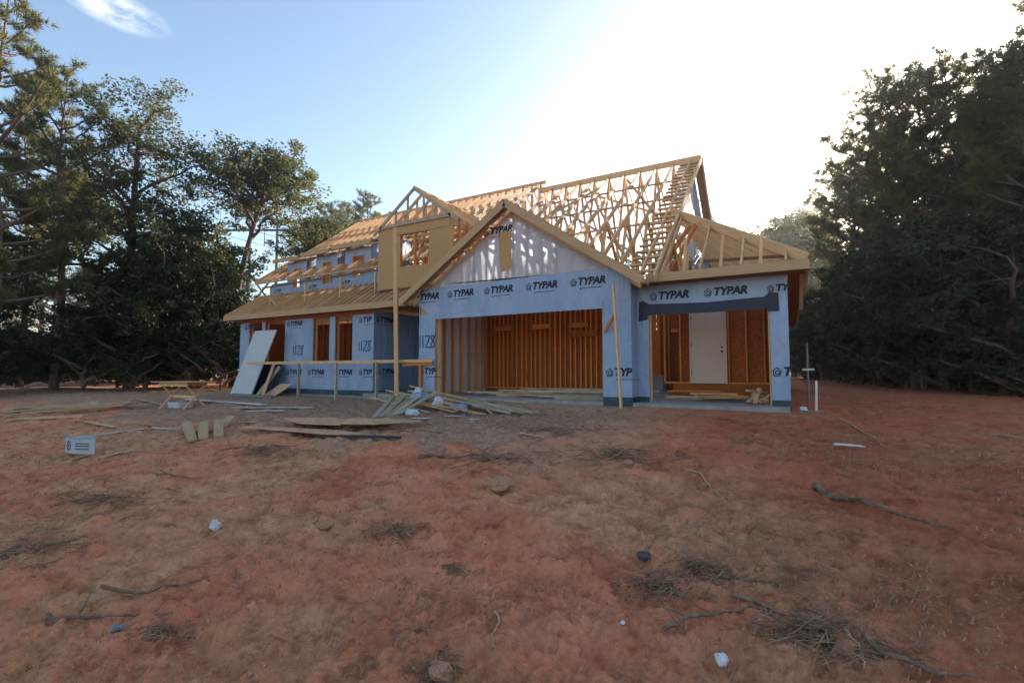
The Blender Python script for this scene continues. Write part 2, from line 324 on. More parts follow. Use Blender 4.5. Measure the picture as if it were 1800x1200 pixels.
# deeper partitions as one stuff part
q = MB(); q.box(-8.2, -8.17, 3.55, 14, .02, 2.98); q.box(-8.1, -5.5, 6.9, 6.92, .02, 2.98); q.build('interior_sheathing', M['osb_shade'], H)
for (p0, p1) in (((-8.1, 6.8), (-5.4, 6.8)), ((-5.3, 8.1), (3.6, 8.1)), ((-5.3, 9.9), (3.6, 9.9)), ((-2.5, 6.4), (-2.5, 9.8)), ((-15.5, 7), (-8.4, 7)), ((-5.3, 12.4), (3.6, 12.4))):
    wallrun(p0, p1, .1, 2.74, .33, False)
# cripples / blocking in the garage back wall
for x, z0, z1 in ((1.3, 1.2, 1.24),): extra.box(x - .5, x + .5, 6.15, 6.24, z0, z1)
bx = MB(); bx.box(-2.2, -1.3, 3.26, 3.30, 1.75, 1.95); bx.build('header_block', M['osb_shade'], H)
tag(extra.build('partition_framing', M['stud'], H), kind='stuff')
# back shell of the house
q = MB(); q.box(-15.6, 3.7, 14.2, 14.3, 0.025, 2.75); q.box(3.69, 3.72, .6, 14.19, 0.025, 2.72); q.box(-15.62, -15.59, 1.0, 14.19, 0.0, 2.72)
q.build('rear_sheathing', M['osb_shade'], H)
# --- wrapped walls.  panel(x0,x1,z0,z1) on plane y with rectangular openings
def facade(name, y, x0, x1, z0, z1, holes, th, m, skin=None):
    xs = sorted({x0, x1, *[h[0] for h in holes], *[h[1] for h in holes]}); q = MB()
    for a_, b_ in zip(xs[:-1], xs[1:]):
        cx = (a_ + b_) / 2; hs = sorted([h for h in holes if h[0] < cx < h[1]], key=lambda h: h[2]); z = z0
        for h in hs:
            if h[2] > z + .001: q.box(a_, b_, y, y + th, z, h[2])
            z = h[3]
        if z1 > z + .001: q.box(a_, b_, y, y + th, z, z1)
    return q.build(name, m, H)
G0, G1 = -5.45, .63
facade('house_wrap', 0, G0, G1, .12, 2.30, [(-4.89, 0, .1, 2.19)], .03, M['wrap'])
facade('wall_sheathing', .032, G0, G1, .0, 2.30, [(-4.87, -.02, -.1, 2.21)], .06, M['osb'])
q = MB()   # header band of wrap above the bay 1 door, hanging over its edge, left bottom corner folded
q.prism([(-5.47, -.012, 2.56), (-5.05, -.012, 2.26), (-4.86, -.012, 2.15), (.02, -.012, 2.15), (.02, -.012, 2.30), (.63, -.012, 2.30), (.63, -.012, 3.10), (-5.47, -.012, 3.02)], (0, .010, 0)); q.build('house_wrap', M['wrap'], H)
q = MB(); q.box(-4.95, .05, .10, .24, 2.23, 2.54); q.build('door_header', M['fascia'], H)
for zz, xx in ((.06, (G0, -4.89)), (.06, (0, G1))):
    q = MB(); q.box(xx[0] - .004, xx[1] + .004, -.006, .08, -.12, .117); q.build('sill_membrane', M['sill'], H)
# jamb boards of the openings
for x_, y_, zt in ((-4.87, .0, 2.19), (-.02, .0, 2.19), (.92, .5, 2.0), (3.37, .5, 2.0)):
    q = MB(); q.box(x_ - .019, x_ + .019, y_ + .095, y_ + .23, .0, zt); q.build('door_jamb', M['pine'], H)
# return wall between the two bays
q = MB(); q.box(.63, .66, .0, .5, .12, 2.72); q.build('house_wrap', M['wrap'], H)
q = MB(); q.box(.634, .668, -.004, .5, -.1, .117); q.build('sill_membrane', M['sill'], H)
facade('house_wrap', .5, .66, 3.72, .12, 2.72, [(.92, 3.39, .1, 2.0)], .03, M['wrap'])
facade('wall_sheathing', .532, .66, 3.70, .0, 2.72, [(.93, 3.38, -.1, 2.02)], .06, M['osb'])
for xx in ((.67, .92), (3.39, 3.725)):
    q = MB(); q.box(xx[0], xx[1], .494, .58, -.12, .117); q.build('sill_membrane', M['sill'], H)
q = MB(); q.prism([(.70, .485, 1.86), (.90, .485, 1.88), (.93, .485, 1.99), (2.2, .485, 1.975), (3.36, .485, 1.99), (3.36, .485, 1.93), (3.56, .485, 1.93), (3.56, .485, 2.3), (3.4, .485, 2.33), (3.3, .485, 2.24), (2.2, .485, 2.20), (.95, .485, 2.24), (.80, .485, 2.33), (.72, .485, 2.30)], (0, .012, 0))
q.build('header_flashing', M['navy'], H)
# entry recess and left wing
WIN = [(-15.0, -14.18, 1.0, 2.6), (-13.98, -12.76, 1.0, 2.6), (-11.17, -10.30, 1.0, 2.6), (-10.02, -9.16, 1.0, 2.6)]
facade('house_wrap', .9, -15.6, -8.2, .05, 2.60, WIN, .03, M['wrap'])
facade('wall_sheathing', .932, -15.6, -8.2, -.02, 2.70, [(a_ + .02, b_ - .02, c_ + .0, d_ - .02) for a_, b_, c_, d_ in WIN], .06, M['osb_shade'])
q = MB(); q.box(-15.61, -8.19, .893, .95, -.12, .047); q.build('sill_membrane', M['sill'], H)
for a_, b_, c_, d_ in WIN:
    f = MB()
    for x_ in (a_, b_): f.box(x_ - .02, x_ + .02, .99, 1.08, c_, d_)
    f.box(a_ - .02, b_ + .02, .88, 1.08, c_ - .035, c_ - .002); f.box(a_ + .02, b_ - .02, .99, 1.08, d_ - .01, d_ + .07); f.build('window_frame', M['pine'], H)
q = MB(); q.box(-8.2, -8.17, .9, 3.5, .05, 2.7); q.build('house_wrap', M['wrap'], H)
q = MB(); q.box(-8.17, -5.46, 3.5, 3.53, .05, 2.9); q.build('house_wrap', M['wrap'], H)
q = MB(); q.box(-5.49, -5.456, .03, 3.49, .12, 2.9); q.build('house_wrap', M['wrap'], H)
q = MB(); q.beam((-8.3, .98, 2.86), (-5.46, .98, 2.86), .09, .24); q.beam((-8.3, .6, 2.74), (-5.5, .6, 2.74), .04, .09); q.build('porch_beam', M['pine'], H)
q = MB(); q.box(-8.25, -5.0, 1.0, 3.5, 3.0, 3.03); q.build('porch_ceiling', M['osb_shade'], H)
# --- garage gable
SL = .667; GC = -2.42; ZP = 4.80
def gtop(x): return ZP - abs(x - GC) * SL
q = MB(); q.prism([(G0, -.0, 3.0), (G1, -.0, 3.06), (G1, -.0, gtop(G1)), (-1.2, 0, gtop(-1.2)), (-1.2, 0, 3.05)] if False else [(-5.30, 0, 3.0), (.50, 0, 3.05), (.35, 0, gtop(.35)), (-.55, 0, gtop(-.55) - .04), (GC, 0, ZP - .05), (-4.9, 0, gtop(-4.9) - .02)], (0, .006, 0)); q.build('gable_wrap', M['wrap_thin'], H)
x = -5.2
while x < .5:
    zt = gtop(x) - .04
    if zt > 2.72:
        q = MB(); q.box(-.019, .019, -.045, .045, 2.66, zt); q.build('gable_stud', M['pine'], H, loc=(x, .055, 0))
    x += .405
q = MB()
for s in (-1, 1):
    q.beam((GC, .06, ZP), (GC + s * 3.3, .06, ZP - 3.3 * SL), .09, .09, (0, 1, 0))
q.build('gable_top_chord', M['pine'], H)
q = MB(); q.beam((-5.4, .06, 2.62), (.6, .06, 2.62), .09, .14); q.box(-5.4, .6, .012, .03, 2.3, 3.0); q.build('gable_bottom_chord', M['osb'], H)
q = MB(); q.prism([(-2.80, -.03, 4.30), (-2.42, -.03, 4.33), (-2.40, -.03, 3.38), (-2.52, -.03, 3.28), (-2.72, -.03, 3.30), (-2.76, -.03, 3.6)], (0, .012, 0)); q.build('vent_patch', M['osb'], H)
for (a_, z_, ww) in ((-1.75, 4.08, .3), (-1.2, 3.78, .12), (-.95, 3.66, .25), (-1.75, 4.25, .06)):
    q = MB(); q.prism([(a_, -.02, z_), (a_ + ww, -.02, z_ - ww * .42), (a_ + ww, -.02, z_ - ww * .42 - .03), (a_, -.02, z_ - .03)], (0, .01, 0)); q.build('wrap_tear', M['paper'], H)
# rake boards of garage gable
for s in (-1, 1):
    for (y_, zo, hh, ww, nm) in ((-.38, .14, .19, .04, 'rake_board'), (-.20, .13, .12, .04, 'rake_board')):
        q = MB(); e = 3.44; q.beam((GC, y_, ZP + zo), (GC + s * e, y_, ZP + zo - e * SL), ww, hh, (0, 0, 1)); q.build(nm, M['fascia'], H)
    for i in range(9):
        t = .25 + i * .4; q = MB(); q.beam((GC + s * t, -.36, ZP + .15 - t * SL), (GC + s * t, .1, ZP + .15 - t * SL), .038, .085, (0, 0, 1)); q.build('lookout', M['pine'], H)
    q = MB(); q.prism([(GC + s * .02, -.40, ZP + .235), (GC + s * 3.4, -.40, ZP + .235 - 3.38 * SL), (GC + s * 3.4, .12, ZP + .235 - 3.38 * SL), (GC + s * .02, .12, ZP + .235)], (0, 0, .014)); q.build('rake_sheathing', M['osb'], H)
# garage cross-gable: valley trusses up to the main slope
MS = .742; E0, EZ = .1, 2.86; RV, RZ = 7.4, 2.86 + .742 * 7.3
def mz(y): return EZ + MS * (y - E0)
for i in range(1, 6):
    y = .6 * i; zb = max(2.75, mz(y) - .05); zt = ZP + .15; half = (zt - zb) / SL
    if half < .3: break
    q = MB()
    for s in (-1, 1): q.beam((GC, y, zt), (GC + s * half, y, zb), .038, .12, (0, 0, 1))
    q.beam((GC, y + .039, zb), (GC, y + .039, zt), .038, .09, (1, 0, 0))
    if half > 1.6:
        for s in (-1, 1): q.beam((GC + s * half * .45, y + .039, zb), (GC + s * half * .45, y + .039, zt - half * .45 * SL), .038, .09, (1, 0, 0))
    q.build('valley_truss', M['pine'], H)
# --- main trusses
def truss_mesh(e0, ez, rv, rz, e1, webs, name, zb=2.72, depth=.14):
    q = MB(); sl_ = (rz - ez) / (rv - e0); ez1 = rz - sl_ * (e1 - rv)
    q.beam((0, e0, ez), (0, rv, rz), .04, depth, (0, 0, 1)); q.beam((0, rv, rz), (0, e1, ez1), .04, depth, (0, 0, 1))
    top = lambda v: (rz - sl_ * abs(v - rv)) - .05
    q.beam((0, e0 + .1, zb + .05), (0, e1 - .1, zb + .05), .04, .12, (0, 0, 1))
    for (a_, za, b_, zb_) in webs:
        pa = (.0, a_, top(a_) if za == 't' else (zb + .08 if za == 'b' else za)); pb = (0, b_, top(b_) if zb_ == 't' else (zb + .08 if zb_ == 'b' else zb_))
        q.beam(pa, pb, .036, .09, (1, 0, 0))
    return q
webs = [(RV, 't', 5.6, 'b'), (3.3, 't', 5.6, 'b'), (3.3, 't', 2.4, 'b'), (RV, 't', 9.2, 'b'), (11.4, 't', 9.2, 'b')]
t0 = truss_mesh(E0, EZ, RV, RZ, 14.7, webs, 'roof_truss').build('roof_truss', M['pine'], H, loc=(.86, 0, 0))
us = [.86 - .61 * i for i in range(1, 10)]
for u in us: c = t0.copy(); COL.objects.link(c); c.parent = H; c.location = (u, 0, 0)
UL = -5.2; RZ2 = 8.60; EZ2 = 4.40; E2 = 1.6
webs2 = [(RV, 't', RV, 4.0), (4.4, 't', 4.4, 2.8), (10.4, 't', 10.4, 2.8), (4.4, 5.6, 10.4, 5.6), (5.4, 't', RV, 5.6), (9.4, 't', RV, 5.6)]
t1 = truss_mesh(E2, EZ2, RV, RZ2, 13.2, webs2, 'roof_truss', 2.86).build('roof_truss', M['pine'], H, loc=(UL, 0, 0))
for i in range(1, 26):
    c = t1.copy(); COL.objects.link(c); c.parent = H; c.location = (UL - .425 * i, 0, 0)
def line(name, p0, p1, w_, h_, m='pine', up=(0, 0, 1)):
    q = MB(); q.beam(p0, p1, w_, h_, up); return q.build(name, M[m], H)
line('ridge_board', (1.2, RV, RZ + .06), (UL + .05, RV, RZ + .04), .06, .22); line('ridge_board', (UL + .25, RV, RZ2 + .05), (-15.85, RV, RZ2 + .05), .05, .14)
# lateral runners and diagonal braces on the right trusses
for (v, dz) in ((5.0, -.28), (3.2, -.2), (6.5, -.28)):
    zz = (mz(v) if v < RV else RZ - MS * (v - RV)) + dz; line('lateral_brace', (.8, v, zz), (UL, v, zz), .09, .04)
for (u0, v0, u1, v1) in ((.3, 1.0, -2.8, 6.8), (-.9, .8, -4.2, 7.0), (-2.4, 2.4, -4.9, 6.9), (.6, 3.2, -1.4, 7.1), (-4.8, 3.2, -2.2, 7.0), (.5, 9.5, -3, 7.8), (-1.5, 11, -4.8, 7.9)):
    f_ = lambda v: (mz(v) if v < RV else RZ - MS * (v - RV)) - .12
    line('diagonal_brace', (u0, v0, f_(v0)), (u1, v1, f_(v1)), .04, .09)
# ladder overhang at the right gable end
for (ya, yb, za, zb_) in ((E0 - .25, RV, EZ - .18, RZ), (RV, 14.7, RZ, EZ)):
    line('barge_rafter', (1.22, ya, za + .03), (1.22, yb, zb_ + .03), .045, .17)
L_ = int((RV - E0) / .30)
for i in range(L_ + 1):
    v = E0 + .15 + i * .30; line('outlooker', (.50, v, mz(v) - .0), (1.20, v, mz(v) - .0), .12, .05)
q = MB(); q.prism([(.90, 4.35, mz(4.35) - .15), (.90, RV - .02, RZ - .12), (.90, RV - .02, 4.6), (.90, 4.35, 4.6)], (.008, 0, 0)); q.build('gable_wrap', M['wrap_thin'], H)
q = MB(); q.prism([(.885, RV, RZ - .10), (.885, 14.2, RZ - MS * 6.8 - .12), (.885, 14.2, 2.8), (.885, RV, 2.8)], (.03, 0, 0)); q.build('gable_sheathing', M['wrap'], H)
q = MB(); q.prism([(.93, RV, RZ + .06), (1.26, RV, RZ + .06), (1.26, 14.7, EZ + .06), (.93, 14.7, EZ + .06)], (0, 0, .02)); q.build('rake_sheathing', M['ply'], H)
for k in range(12):
    v = 4.5 + k * .6; zt = (mz(v) if v < RV else RZ - MS * (v - RV)) - .12; line('gable_stud', (.85, v, 4.5), (.85, v, zt), .038, .09, 'pine', (0, 1, 0))
# stub gable end of taller left roof
for k in range(7):
    v = 5.3 + k * .62; zt = RZ2 - .733 * abs(v - RV) - .1; line('gable_stud', (UL + .05, v, 5.0), (UL + .05, v, zt), .09, .038, 'pine', (0, 1, 0))
# --- hip over bay 3
HX, HY = 4.06, .1; UG = .92
def hz(d): return EZ + MS * d
line('hip_rafter', (HX, HY, EZ + .03), (UG, HY + HX - UG, hz(HX - UG) + .03), .05, .20)
k = 0; x = HX - .35
while x > UG + .1:
    d = HX - x; k += 1
    if k % 2: line('jack_rafter', (x, HY + .02, EZ - .02), (x, HY + d, hz(d) - .02), .04, .11)

    y = HY + d; line('jack_rafter', (HX - .02, y, EZ - .02), (x, y, hz(d) - .02), .04, .13); x -= .40
y = HY + HX - UG + .1
while y < 14:
    line('hip_end_rafter', (HX - .02, y, EZ - .02), (UG + .1, y, hz(HX - UG) - .02), .04, .13); y += .55
for (xx, d) in ((1.75, .6), (2.5, .5), (3.25, .4)): line('brace_post', (xx, HY + .25, EZ + .05), (xx + .05, HY + .35, EZ + .62 + d * .3), .06, .04, 'pine', (0, 1, 0))
for xa, xb in ((1.3, 1.75), (1.55, 1.1), (1.0, 1.6)): line('diagonal_brace', (xa, 1.0, 2.95), (xb, 2.2, mz(2.2)), .04, .12, 'stud')
line('lateral_brace', (2.0, .62, EZ + .28), (3.9, .62, EZ + .20), .035, .06, 'brown')
# fascias
line('fascia_board', (.98, .08, 2.765), (4.10, .08, 2.765), .04, .19, 'fascia'); line('fascia_board', (4.08, .10, 2.765), (4.08, 14.6, 2.765), .04, .19, 'fascia')
q = MB(); q.box(.66, 4.05, .11, .49, 2.665, 2.68); q.box(3.73, 4.05, .5, 14.1, 2.665, 2.68); q.build('soffit_board', M['brown'], H)
line('fascia_board', (-16.1, .5, 2.80), (-6.22, .5, 2.80), .04, .20, 'fascia'); line('fascia_board', (-16.1, .52, 2.80), (-16.1, 14.2, 2.80), .04, .20, 'fascia')
for k in range(24):
    x = -16.0 + k * .405
    line('rafter_tail', (x, .52, 2.74), (x, .95, 2.74), .04, .09, 'stud')
q = MB(); q.box(-16.05, -6.3, .53, .88, 2.70, 2.712); q.build('soffit_board', M['brown'], H)
# hanging strips at the right corner
q = MB(); q.beam((3.98, .6, 2.66), (3.95, .62, 1.95), .07, .02, (0, 1, 0)); q.build('hanging_strip', M['brown'], H)
# --- lower roof rafters on the wing
x = -16.0
while x < -6.3:
    line('lower_rafter', (x, .5, 2.86), (x, 2.0, 3.85), .04, .14); x += .303
q = MB(); q.prism([(-15.6, .95, 3.02), (-5.5, .95, 3.02), (-5.5, 1.98, 3.70), (-15.6, 1.98, 3.70)], (0, 0, .012)); q.build('floor_deck', M['osb_shade'], H)
# --- upper wall, dormers
facade('house_wrap', 2.0, -15.3, -8.08, 3.83, 4.36, [(-13.82, -13.40, 4.12, 4.4), (-12.06, -11.6, 4.10, 4.4), (-10.40, -9.84, 4.2, 4.4)], .03, M['wrap'])
line('upper_fascia', (-15.85, 1.62, 4.36), (-8.1, 1.62, 4.36), .035, .07, 'fascia')
for i, (xa, xb, wa, wb, zb_, zr) in enumerate(((-14.75, -13.15, -13.82, -13.40, 4.12, 5.27), (-13.0, -11.35, -12.06, -11.60, 4.10, 5.34), (-11.2, -9.15, -10.40, -9.84, 4.30, 5.40))):
    xl, xr = wa - .42, wb + .36
    facade('house_wrap', 1.985, xl, xr, 4.34, zr - .16, [(wa, wb, zb_, zr - .42)], .025, M['wrap'])
    facade('dormer_sheathing', 2.012, xl, xr, 4.30, zr - .12, [(wa, wb, zb_, zr - .42)], .05, M['osb'])
    q = MB(); q.box(wa - .02, wa + .03, 1.96, 2.12, zb_, zr - .40); q.box(wb - .03, wb + .02, 1.96, 2.12, zb_, zr - .40); q.build('window_frame', M['stud'], H)
    line('dormer_fascia', (xa, 1.66, zr - .07), (xb, 1.66, zr - .07), .04, .15, 'fascia')
    q = MB(); q.prism([(xa, 1.66, zr), (xb, 1.66, zr), (xb - .3, 3.3, zr + .48), (xa + .3, 3.3, zr + .48)], (0, 0, .02)); q.build('dormer_roof', M['fascia'], H)
    for s_ in (xl, xr - .03): q = MB(); q.prism([(s_, 2.03, 4.5), (s_, 2.03, zr - .03), (s_, 3.0, zr + .3), (s_, 2.6, 5.0)], (.03, 0, 0)); q.build('dormer_cheek', M['wrap'], H)
q = MB(); q.box(-9.7, -8.15, 1.94, 1.99, 4.42, 4.72); q.build('stacked_board', M['ply'], H)
# rail along the lower roof
line('safety_rail', (-14.6, 1.15, 4.02), (-8.1, 1.15, 4.12), .04, .06, 'brown')
for x in (-14.1, -12.0, -10.1, -8.4): line('rail_post', (x, 1.15, 3.25), (x, 1.17, 4.05), .05, .05, 'pine', (0, 1, 0))
line('rail_brace', (-14.2, 1.1, 3.7), (-13.2, .8, 3.2), .04, .05)
# --- box dormer above the entry
BX0, BX1, BY = -8.05, -5.0, .95
facade('box_sheathing', BY, BX0, BX1, 3.36, 5.38, [(-7.10, -5.92, 4.04, 5.08)], .02, M['osb'])
q = MB(); q.box(-7.25, -5.1, BY - .016, BY - .002, 5.10, 5.50); q.build('box_sheathing', M['osb'], H)
q = MB(); q.box(BX0 - .02, BX0 - .003, BY, 2.6, 3.3, 5.38); q.build('house_wrap', M['wrap'], H)
for x in (-7.12, -6.53, -5.90, -8.0, -5.05, -7.6, -5.5): line('wall_stud', (x, BY + .07, 3.4), (x, BY + .07, 5.38), .04, .09, 'stud', (0, 1, 0))
for k in range(5): line('wall_stud', (-5.05, BY + .4 + k * .4, 3.3), (-5.05, BY + .4 + k * .4, 5.4), .09, .04, 'stud', (0, 1, 0))
for k in range(9): line('wall_stud', (-8.0 + k * .36, 2.9, 3.0), (-8.0 + k * .36 + random.uniform(-.1, .1), 2.9, 5.6), .04, .09, 'stud', (0, 1, 0))
for k in range(4): line('diagonal_brace', (-7.3 + k * .5, 2.2, 3.4), (-6.9 + k * .3, 2.3 + .2 * k, 5.3), .04, .09, 'stud')
line('window_header', (-7.14, BY + .05, 5.13), (-5.88, BY + .05, 5.13), .08, .10, 'stud')
BC = -6.50
for i in range(9):
    y = BY - .05 + i * .45; zt = 6.50; zb_ = max(5.42, EZ2 + .733 * (y - E2)); half = (zt - zb_) / .742
    if half < .25: break
    q = MB()
    for s in (-1, 1):
        h2 = half + (.28 if i < 3 else 0)
        q.beam((BC, y, zt), (BC + s * h2, y, zt - h2 * .742), .04, .10, (0, 0, 1))
    q.beam((BC - half, y, zb_), (BC + half, y, zb_), .04, .09)
    for fx in (-.55, -.2, .25, .6): q.beam((BC + fx * half, y + .04, zb_), (BC + fx * half, y + .04, zt - abs(fx) * half * .742), .036, .07, (1, 0, 0))
    q.build('box_truss', M['pine'] if i else M['grey_wood'], H)
line('ridge_board', (BC, BY - .08, 6.53), (BC, 4.4, 6.53), .04, .10)
# --- printed logos on wrap
def text_mesh(body, name='wrap_lettering', icon=True, sub=True, size=.27, off=.012, shear=.22):
    cu = bpy.data.curves.new(name, 'FONT'); cu.body = body; cu.size = size; cu.offset = off; cu.shear = shear; cu.space_character = .92; cu.resolution_u = 2
    o = bpy.data.objects.new('t', cu); COL.objects.link(o); dg = bpy.context.evaluated_depsgraph_get(); dg.update()
    me = bpy.data.meshes.new_from_object(o.evaluated_get(dg)); bpy.data.objects.remove(o)
    V = [tuple(v.co) for v in me.vertices]; F = [tuple(p.vertices) for p in me.polygons]; ox = .20 if icon else 0
    V = [(x_ + ox, y_, 0) for x_, y_, z_ in V]
    def ring(poly, k_):
        c_ = (sum(p[0] for p in poly) / len(poly), sum(p[1] for p in poly) / len(poly)); inn = [(c_[0] + (p[0] - c_[0]) * k_, c_[1] + (p[1] - c_[1]) * k_) for p in poly]; n = len(poly); b_ = len(V)
        V.extend([(p[0], p[1], 0) for p in poly + inn])
        for i in range(n): F.append((b_ + i, b_ + (i + 1) % n, b_ + n + (i + 1) % n, b_ + n + i))
    if icon:
        ring([(.02, -.02), (.15, -.02), (.185, .10), (.10, .19), (.0, .12)], .78)
        ring([(.055, .015), (.135, .015), (.15, .085), (.10, .13), (.05, .095)], .6)
    if sub:
        b_ = len(V); V += [(ox + .14, -.10, 0), (ox + .68, -.10, 0), (ox + .68, -.083, 0), (ox + .14, -.083, 0), (ox + .07, -.12, 0), (ox + .11, -.12, 0), (ox + .11, -.08, 0), (ox + .07, -.08, 0)]; F += [(b_, b_ + 1, b_ + 2, b_ + 3), (b_ + 4, b_ + 5, b_ + 6, b_ + 7)]
    m2 = bpy.data.meshes.new(name); m2.from_pydata(V, [], F); m2.materials.append(M['ink']); return m2
T_full = text_mesh('TYPAR'); T_noicon = text_mesh('TYPAR', icon=False); T_typ = text_mesh('TYP'); T_typa = text_mesh('TYPA'); T_t = text_mesh('T', sub=False); T_big = text_mesh('TYPAR', sub=False); T_yt = text_mesh('TY', sub=False)
WR = [o for o in H.children if o.name.startswith('house_wrap')]
def wrap_at(x, y, z):
    best = H; bd = 9
    for o in WR:
        B = [Vector(c) for c in o.bound_box]; lo = [min(c[i] for c in B) for i in range(3)]; hi = [max(c[i] for c in B) for i in range(3)]
        d = max(max(lo[i] - v, v - hi[i], 0) for i, v in enumerate((x, y, z)))
        if d < bd: bd = d; best = o
    return best
def put(me, x, y, z, k=1, rot=0, ry=0):
    o = bpy.data.objects.new('wrap_lettering', me); COL.objects.link(o); o.parent = wrap_at(x + (.2 if not rot else 0), y, z + .1); o.location = (x, y - .004, z); o.rotation_euler = (PI / 2, ry, rot); o.scale = (k, k, k); return o
def width(me): return max(v.co.x for v in me.vertices)
K = .88 / width(T_full)
for x in (-4.45, -3.24, -2.0, -.79): put(T_full, x, -.013, 2.74, K)
put(T_noicon, -5.44, -.013, 2.73, K); put(T_full, -3.26, -.004, 4.31, K)
for x in (.97, 2.14): put(T_big, x, .498, 2.34, K * .98)
put(T_yt, 3.36, .484, 2.34, K * .8)
put(T_typ, .07, 0, .60, K); put(T_t, 3.41, .498, .62, K)
put(T_full, -15.3, .9, 2.36, K); put(T_full, -12.64, .9, 2.37, K); put(T_typ, -8.86, .9, 2.33, K)
for x in (-12.62, -11.40): put(T_full, x, .9, .57, K)
put(T_full, -10.0, .9, .58, K); put(T_typ, -8.82, .9, .58, K); put(T_typ, -5.45, 0, .62, K)
for me_, y_, z_ in ((T_full, 1.6, .6), (T_full, 1.5, 2.35)): put(me_, -8.168, y_ - .5, z_, K, PI / 2)
for x_ in (-15.1, -12.9, -11.0): put(T_typ, x_, 2.0, 3.98, K * .75)
def strokes(name, lines, th, x, y, z):
    q = MB()
    for L2 in lines:
        for a_, b_ in zip(L2[:-1], L2[1:]): q.beam((a_[0], 0, a_[1]), (b_[0], 0, b_[1]), .004, th, (0, 0, 1), th * .3)
    o = q.build(name, M['ink'], wrap_at(x + .1, y, z)); o.location = (x, y - .006, z); return o
NUM = [[(.0, .32), (.0, .0)], [(.10, .34), (.11, .0)], [(.18, .33), (.34, .33), (.30, .18), (.20, .02), (.37, .0)], [(.52, .30), (.43, .34), (.40, .26), (.52, .12), (.50, .02), (.42, .0), (.40, .08), (.55, .36)]]
for x, y, z in ((-12.22, .9, 1.28), (-8.82, .9, 1.36), (-5.42, 0, 1.36)): strokes('painted_number', NUM, .028, x, y, z)

# ------------------------------------------------------------------ temporary posts and rails
def board(name, label, p0, p1, w_, h_, m, up=(0, 0, 1), cat='board', group=None):
    p0 = Vector(p0); p1 = Vector(p1); c_ = (p0 + p1) / 2; q = MB(); q.beam(p0 - c_, p1 - c_, w_, h_, up); o = q.build(name, M[m]); o.location = c_
    return tag(o, label, cat, group)
board('porch_post', 'tall rough post standing in front of the boxed upper window', (-5.98, -.32, gz(-5.98, -.32) - .05), (-6.12, -.34, 4.85), .13, .05, 'pine', (0, 1, 0), 'post')
br = empty('door_brace', (.48, -.3, 0), label='leaning two by four prop in front of the pier between the garage doors', cat='brace')
q = MB(); q.beam((.02, 0, gz(.5, -.3) - .03), (-.12, .0, 2.62), .04, .09, (0, 1, 0)); q.build('prop_board', M['pine'], br)
q = MB(); q.beam((-.09, .045, 2.0), (-.40, .20, 1.60), .04, .07, (0, 0, 1)); q.build('diagonal_board', M['stud'], br)
rl = empty('temporary_porch_rail', (-10, -.15, 0), label='temporary lumber guard rail on thin posts along the front of the left wing', cat='railing')
for x in (-10.5, -8.68, -6.95): q = MB(); q.box(x + 10 - .022, x + 10 + .022, -.045, .045, gz(x, -.15) - .05, .98); q.build('rail_post', M['grey_wood'], rl)
q = MB(); q.beam((-3.4, .0, .97), (5.14, .0, .985), .04, .09); q.build('rail', M['pine'], rl)
q = MB(); q.beam((4.0, .06, .9), (5.1, .06, .93), .04, .12); q.build('rail_board', M['stud'], rl)
q = MB(); q.box(4.62, 4.7, .05, .12, -.2, .97); q.build('rail_post', M['stud'], rl)
# white panel leaning at the left end, with a navy panel behind and two boards
def slab(name, label, cat, p0, p1, up_, h_, th, m):      # bottom edge p0-p1, leaning by vector up_
    p0, p1, up_ = Vector(p0), Vector(p1), Vector(up_); n = (p1 - p0).cross(up_).normalized() * th; c_ = (p0 + p1) / 2; q = MB()
    q.prism([p0 - c_, p1 - c_, p1 + up_ - c_, p0 + up_ - c_], n); o = q.build(name, M[m]); o.location = c_; return tag(o, label, cat)
slab('white_sheet', 'white sheet panel leaning on the rail at the left corner of the house', 'panel', on(-14.75, .1, -.02), on(-13.42, .08, -.02), (.78, .42, 2.42), 0, .04, 'white')
slab('navy_sheet', 'dark panel leaning behind the white sheet below the left windows', 'panel', on(-14.3, .45, -.02), on(-12.9, .45, -.02), (.3, .25, 1.2), 0, .03, 'navy')
board('leaning_board', 'pale plank leaning crosswise beside the white panel', on(-13.1, .1), (-12.5, .55, .85), .16, .03, 'grey_wood', (0, 1, 0))
board('leaning_board', 'shorter pale plank leaning the other way beside the white panel', on(-12.65, .0), (-12.75, .5, 1.0), .16, .03, 'ply', (0, 1, 0))
slab('plywood_offcut', 'pointed plywood offcut propped against the foot of the left wing wall', 'offcut', on(-12.9, .2), on(-12.2, .2), (.55, .3, .42), 0, .02, 'ply')
board('dark_plank', 'dark plank lying on dirt below the leaning white panel', on(-13.6, -.5, .06), on(-11.2, -.6, .06), .14, .09, 'metal')

# ------------------------------------------------------------------ door slab in bay 3
dr = empty('door_slab', (1.38, 3.28, .36), label='primed interior door with frame standing in the right garage bay', cat='door'); dr.rotation_euler = (rad(-2.5), 0, rad(3))
q = MB(); q.box(.02, .86, -.04, 0, .01, 2.03); q.build('door_leaf', M['primer'], dr)
q = MB(); q.box(-.03, .017, -.05, .06, 0, 2.07); q.box(.863, .91, -.05, .06, 0, 2.07); q.box(.018, .862, -.05, .06, 2.035, 2.07); q.build('door_frame', M['primer'], dr)
for z in (.25, 1.0, 1.75): q = MB(); q.tube([(.02, -.05, z), (.02, -.05, z + .1)], [.012, .012], 8); q.build('hinge', M['metal'], dr)
for z in (.86, .98): q = MB(); q.tube([(.79, -.044, z), (.79, -.03, z)], [.03, .03], 12); q.build('lock_hole', M['ink'], dr)
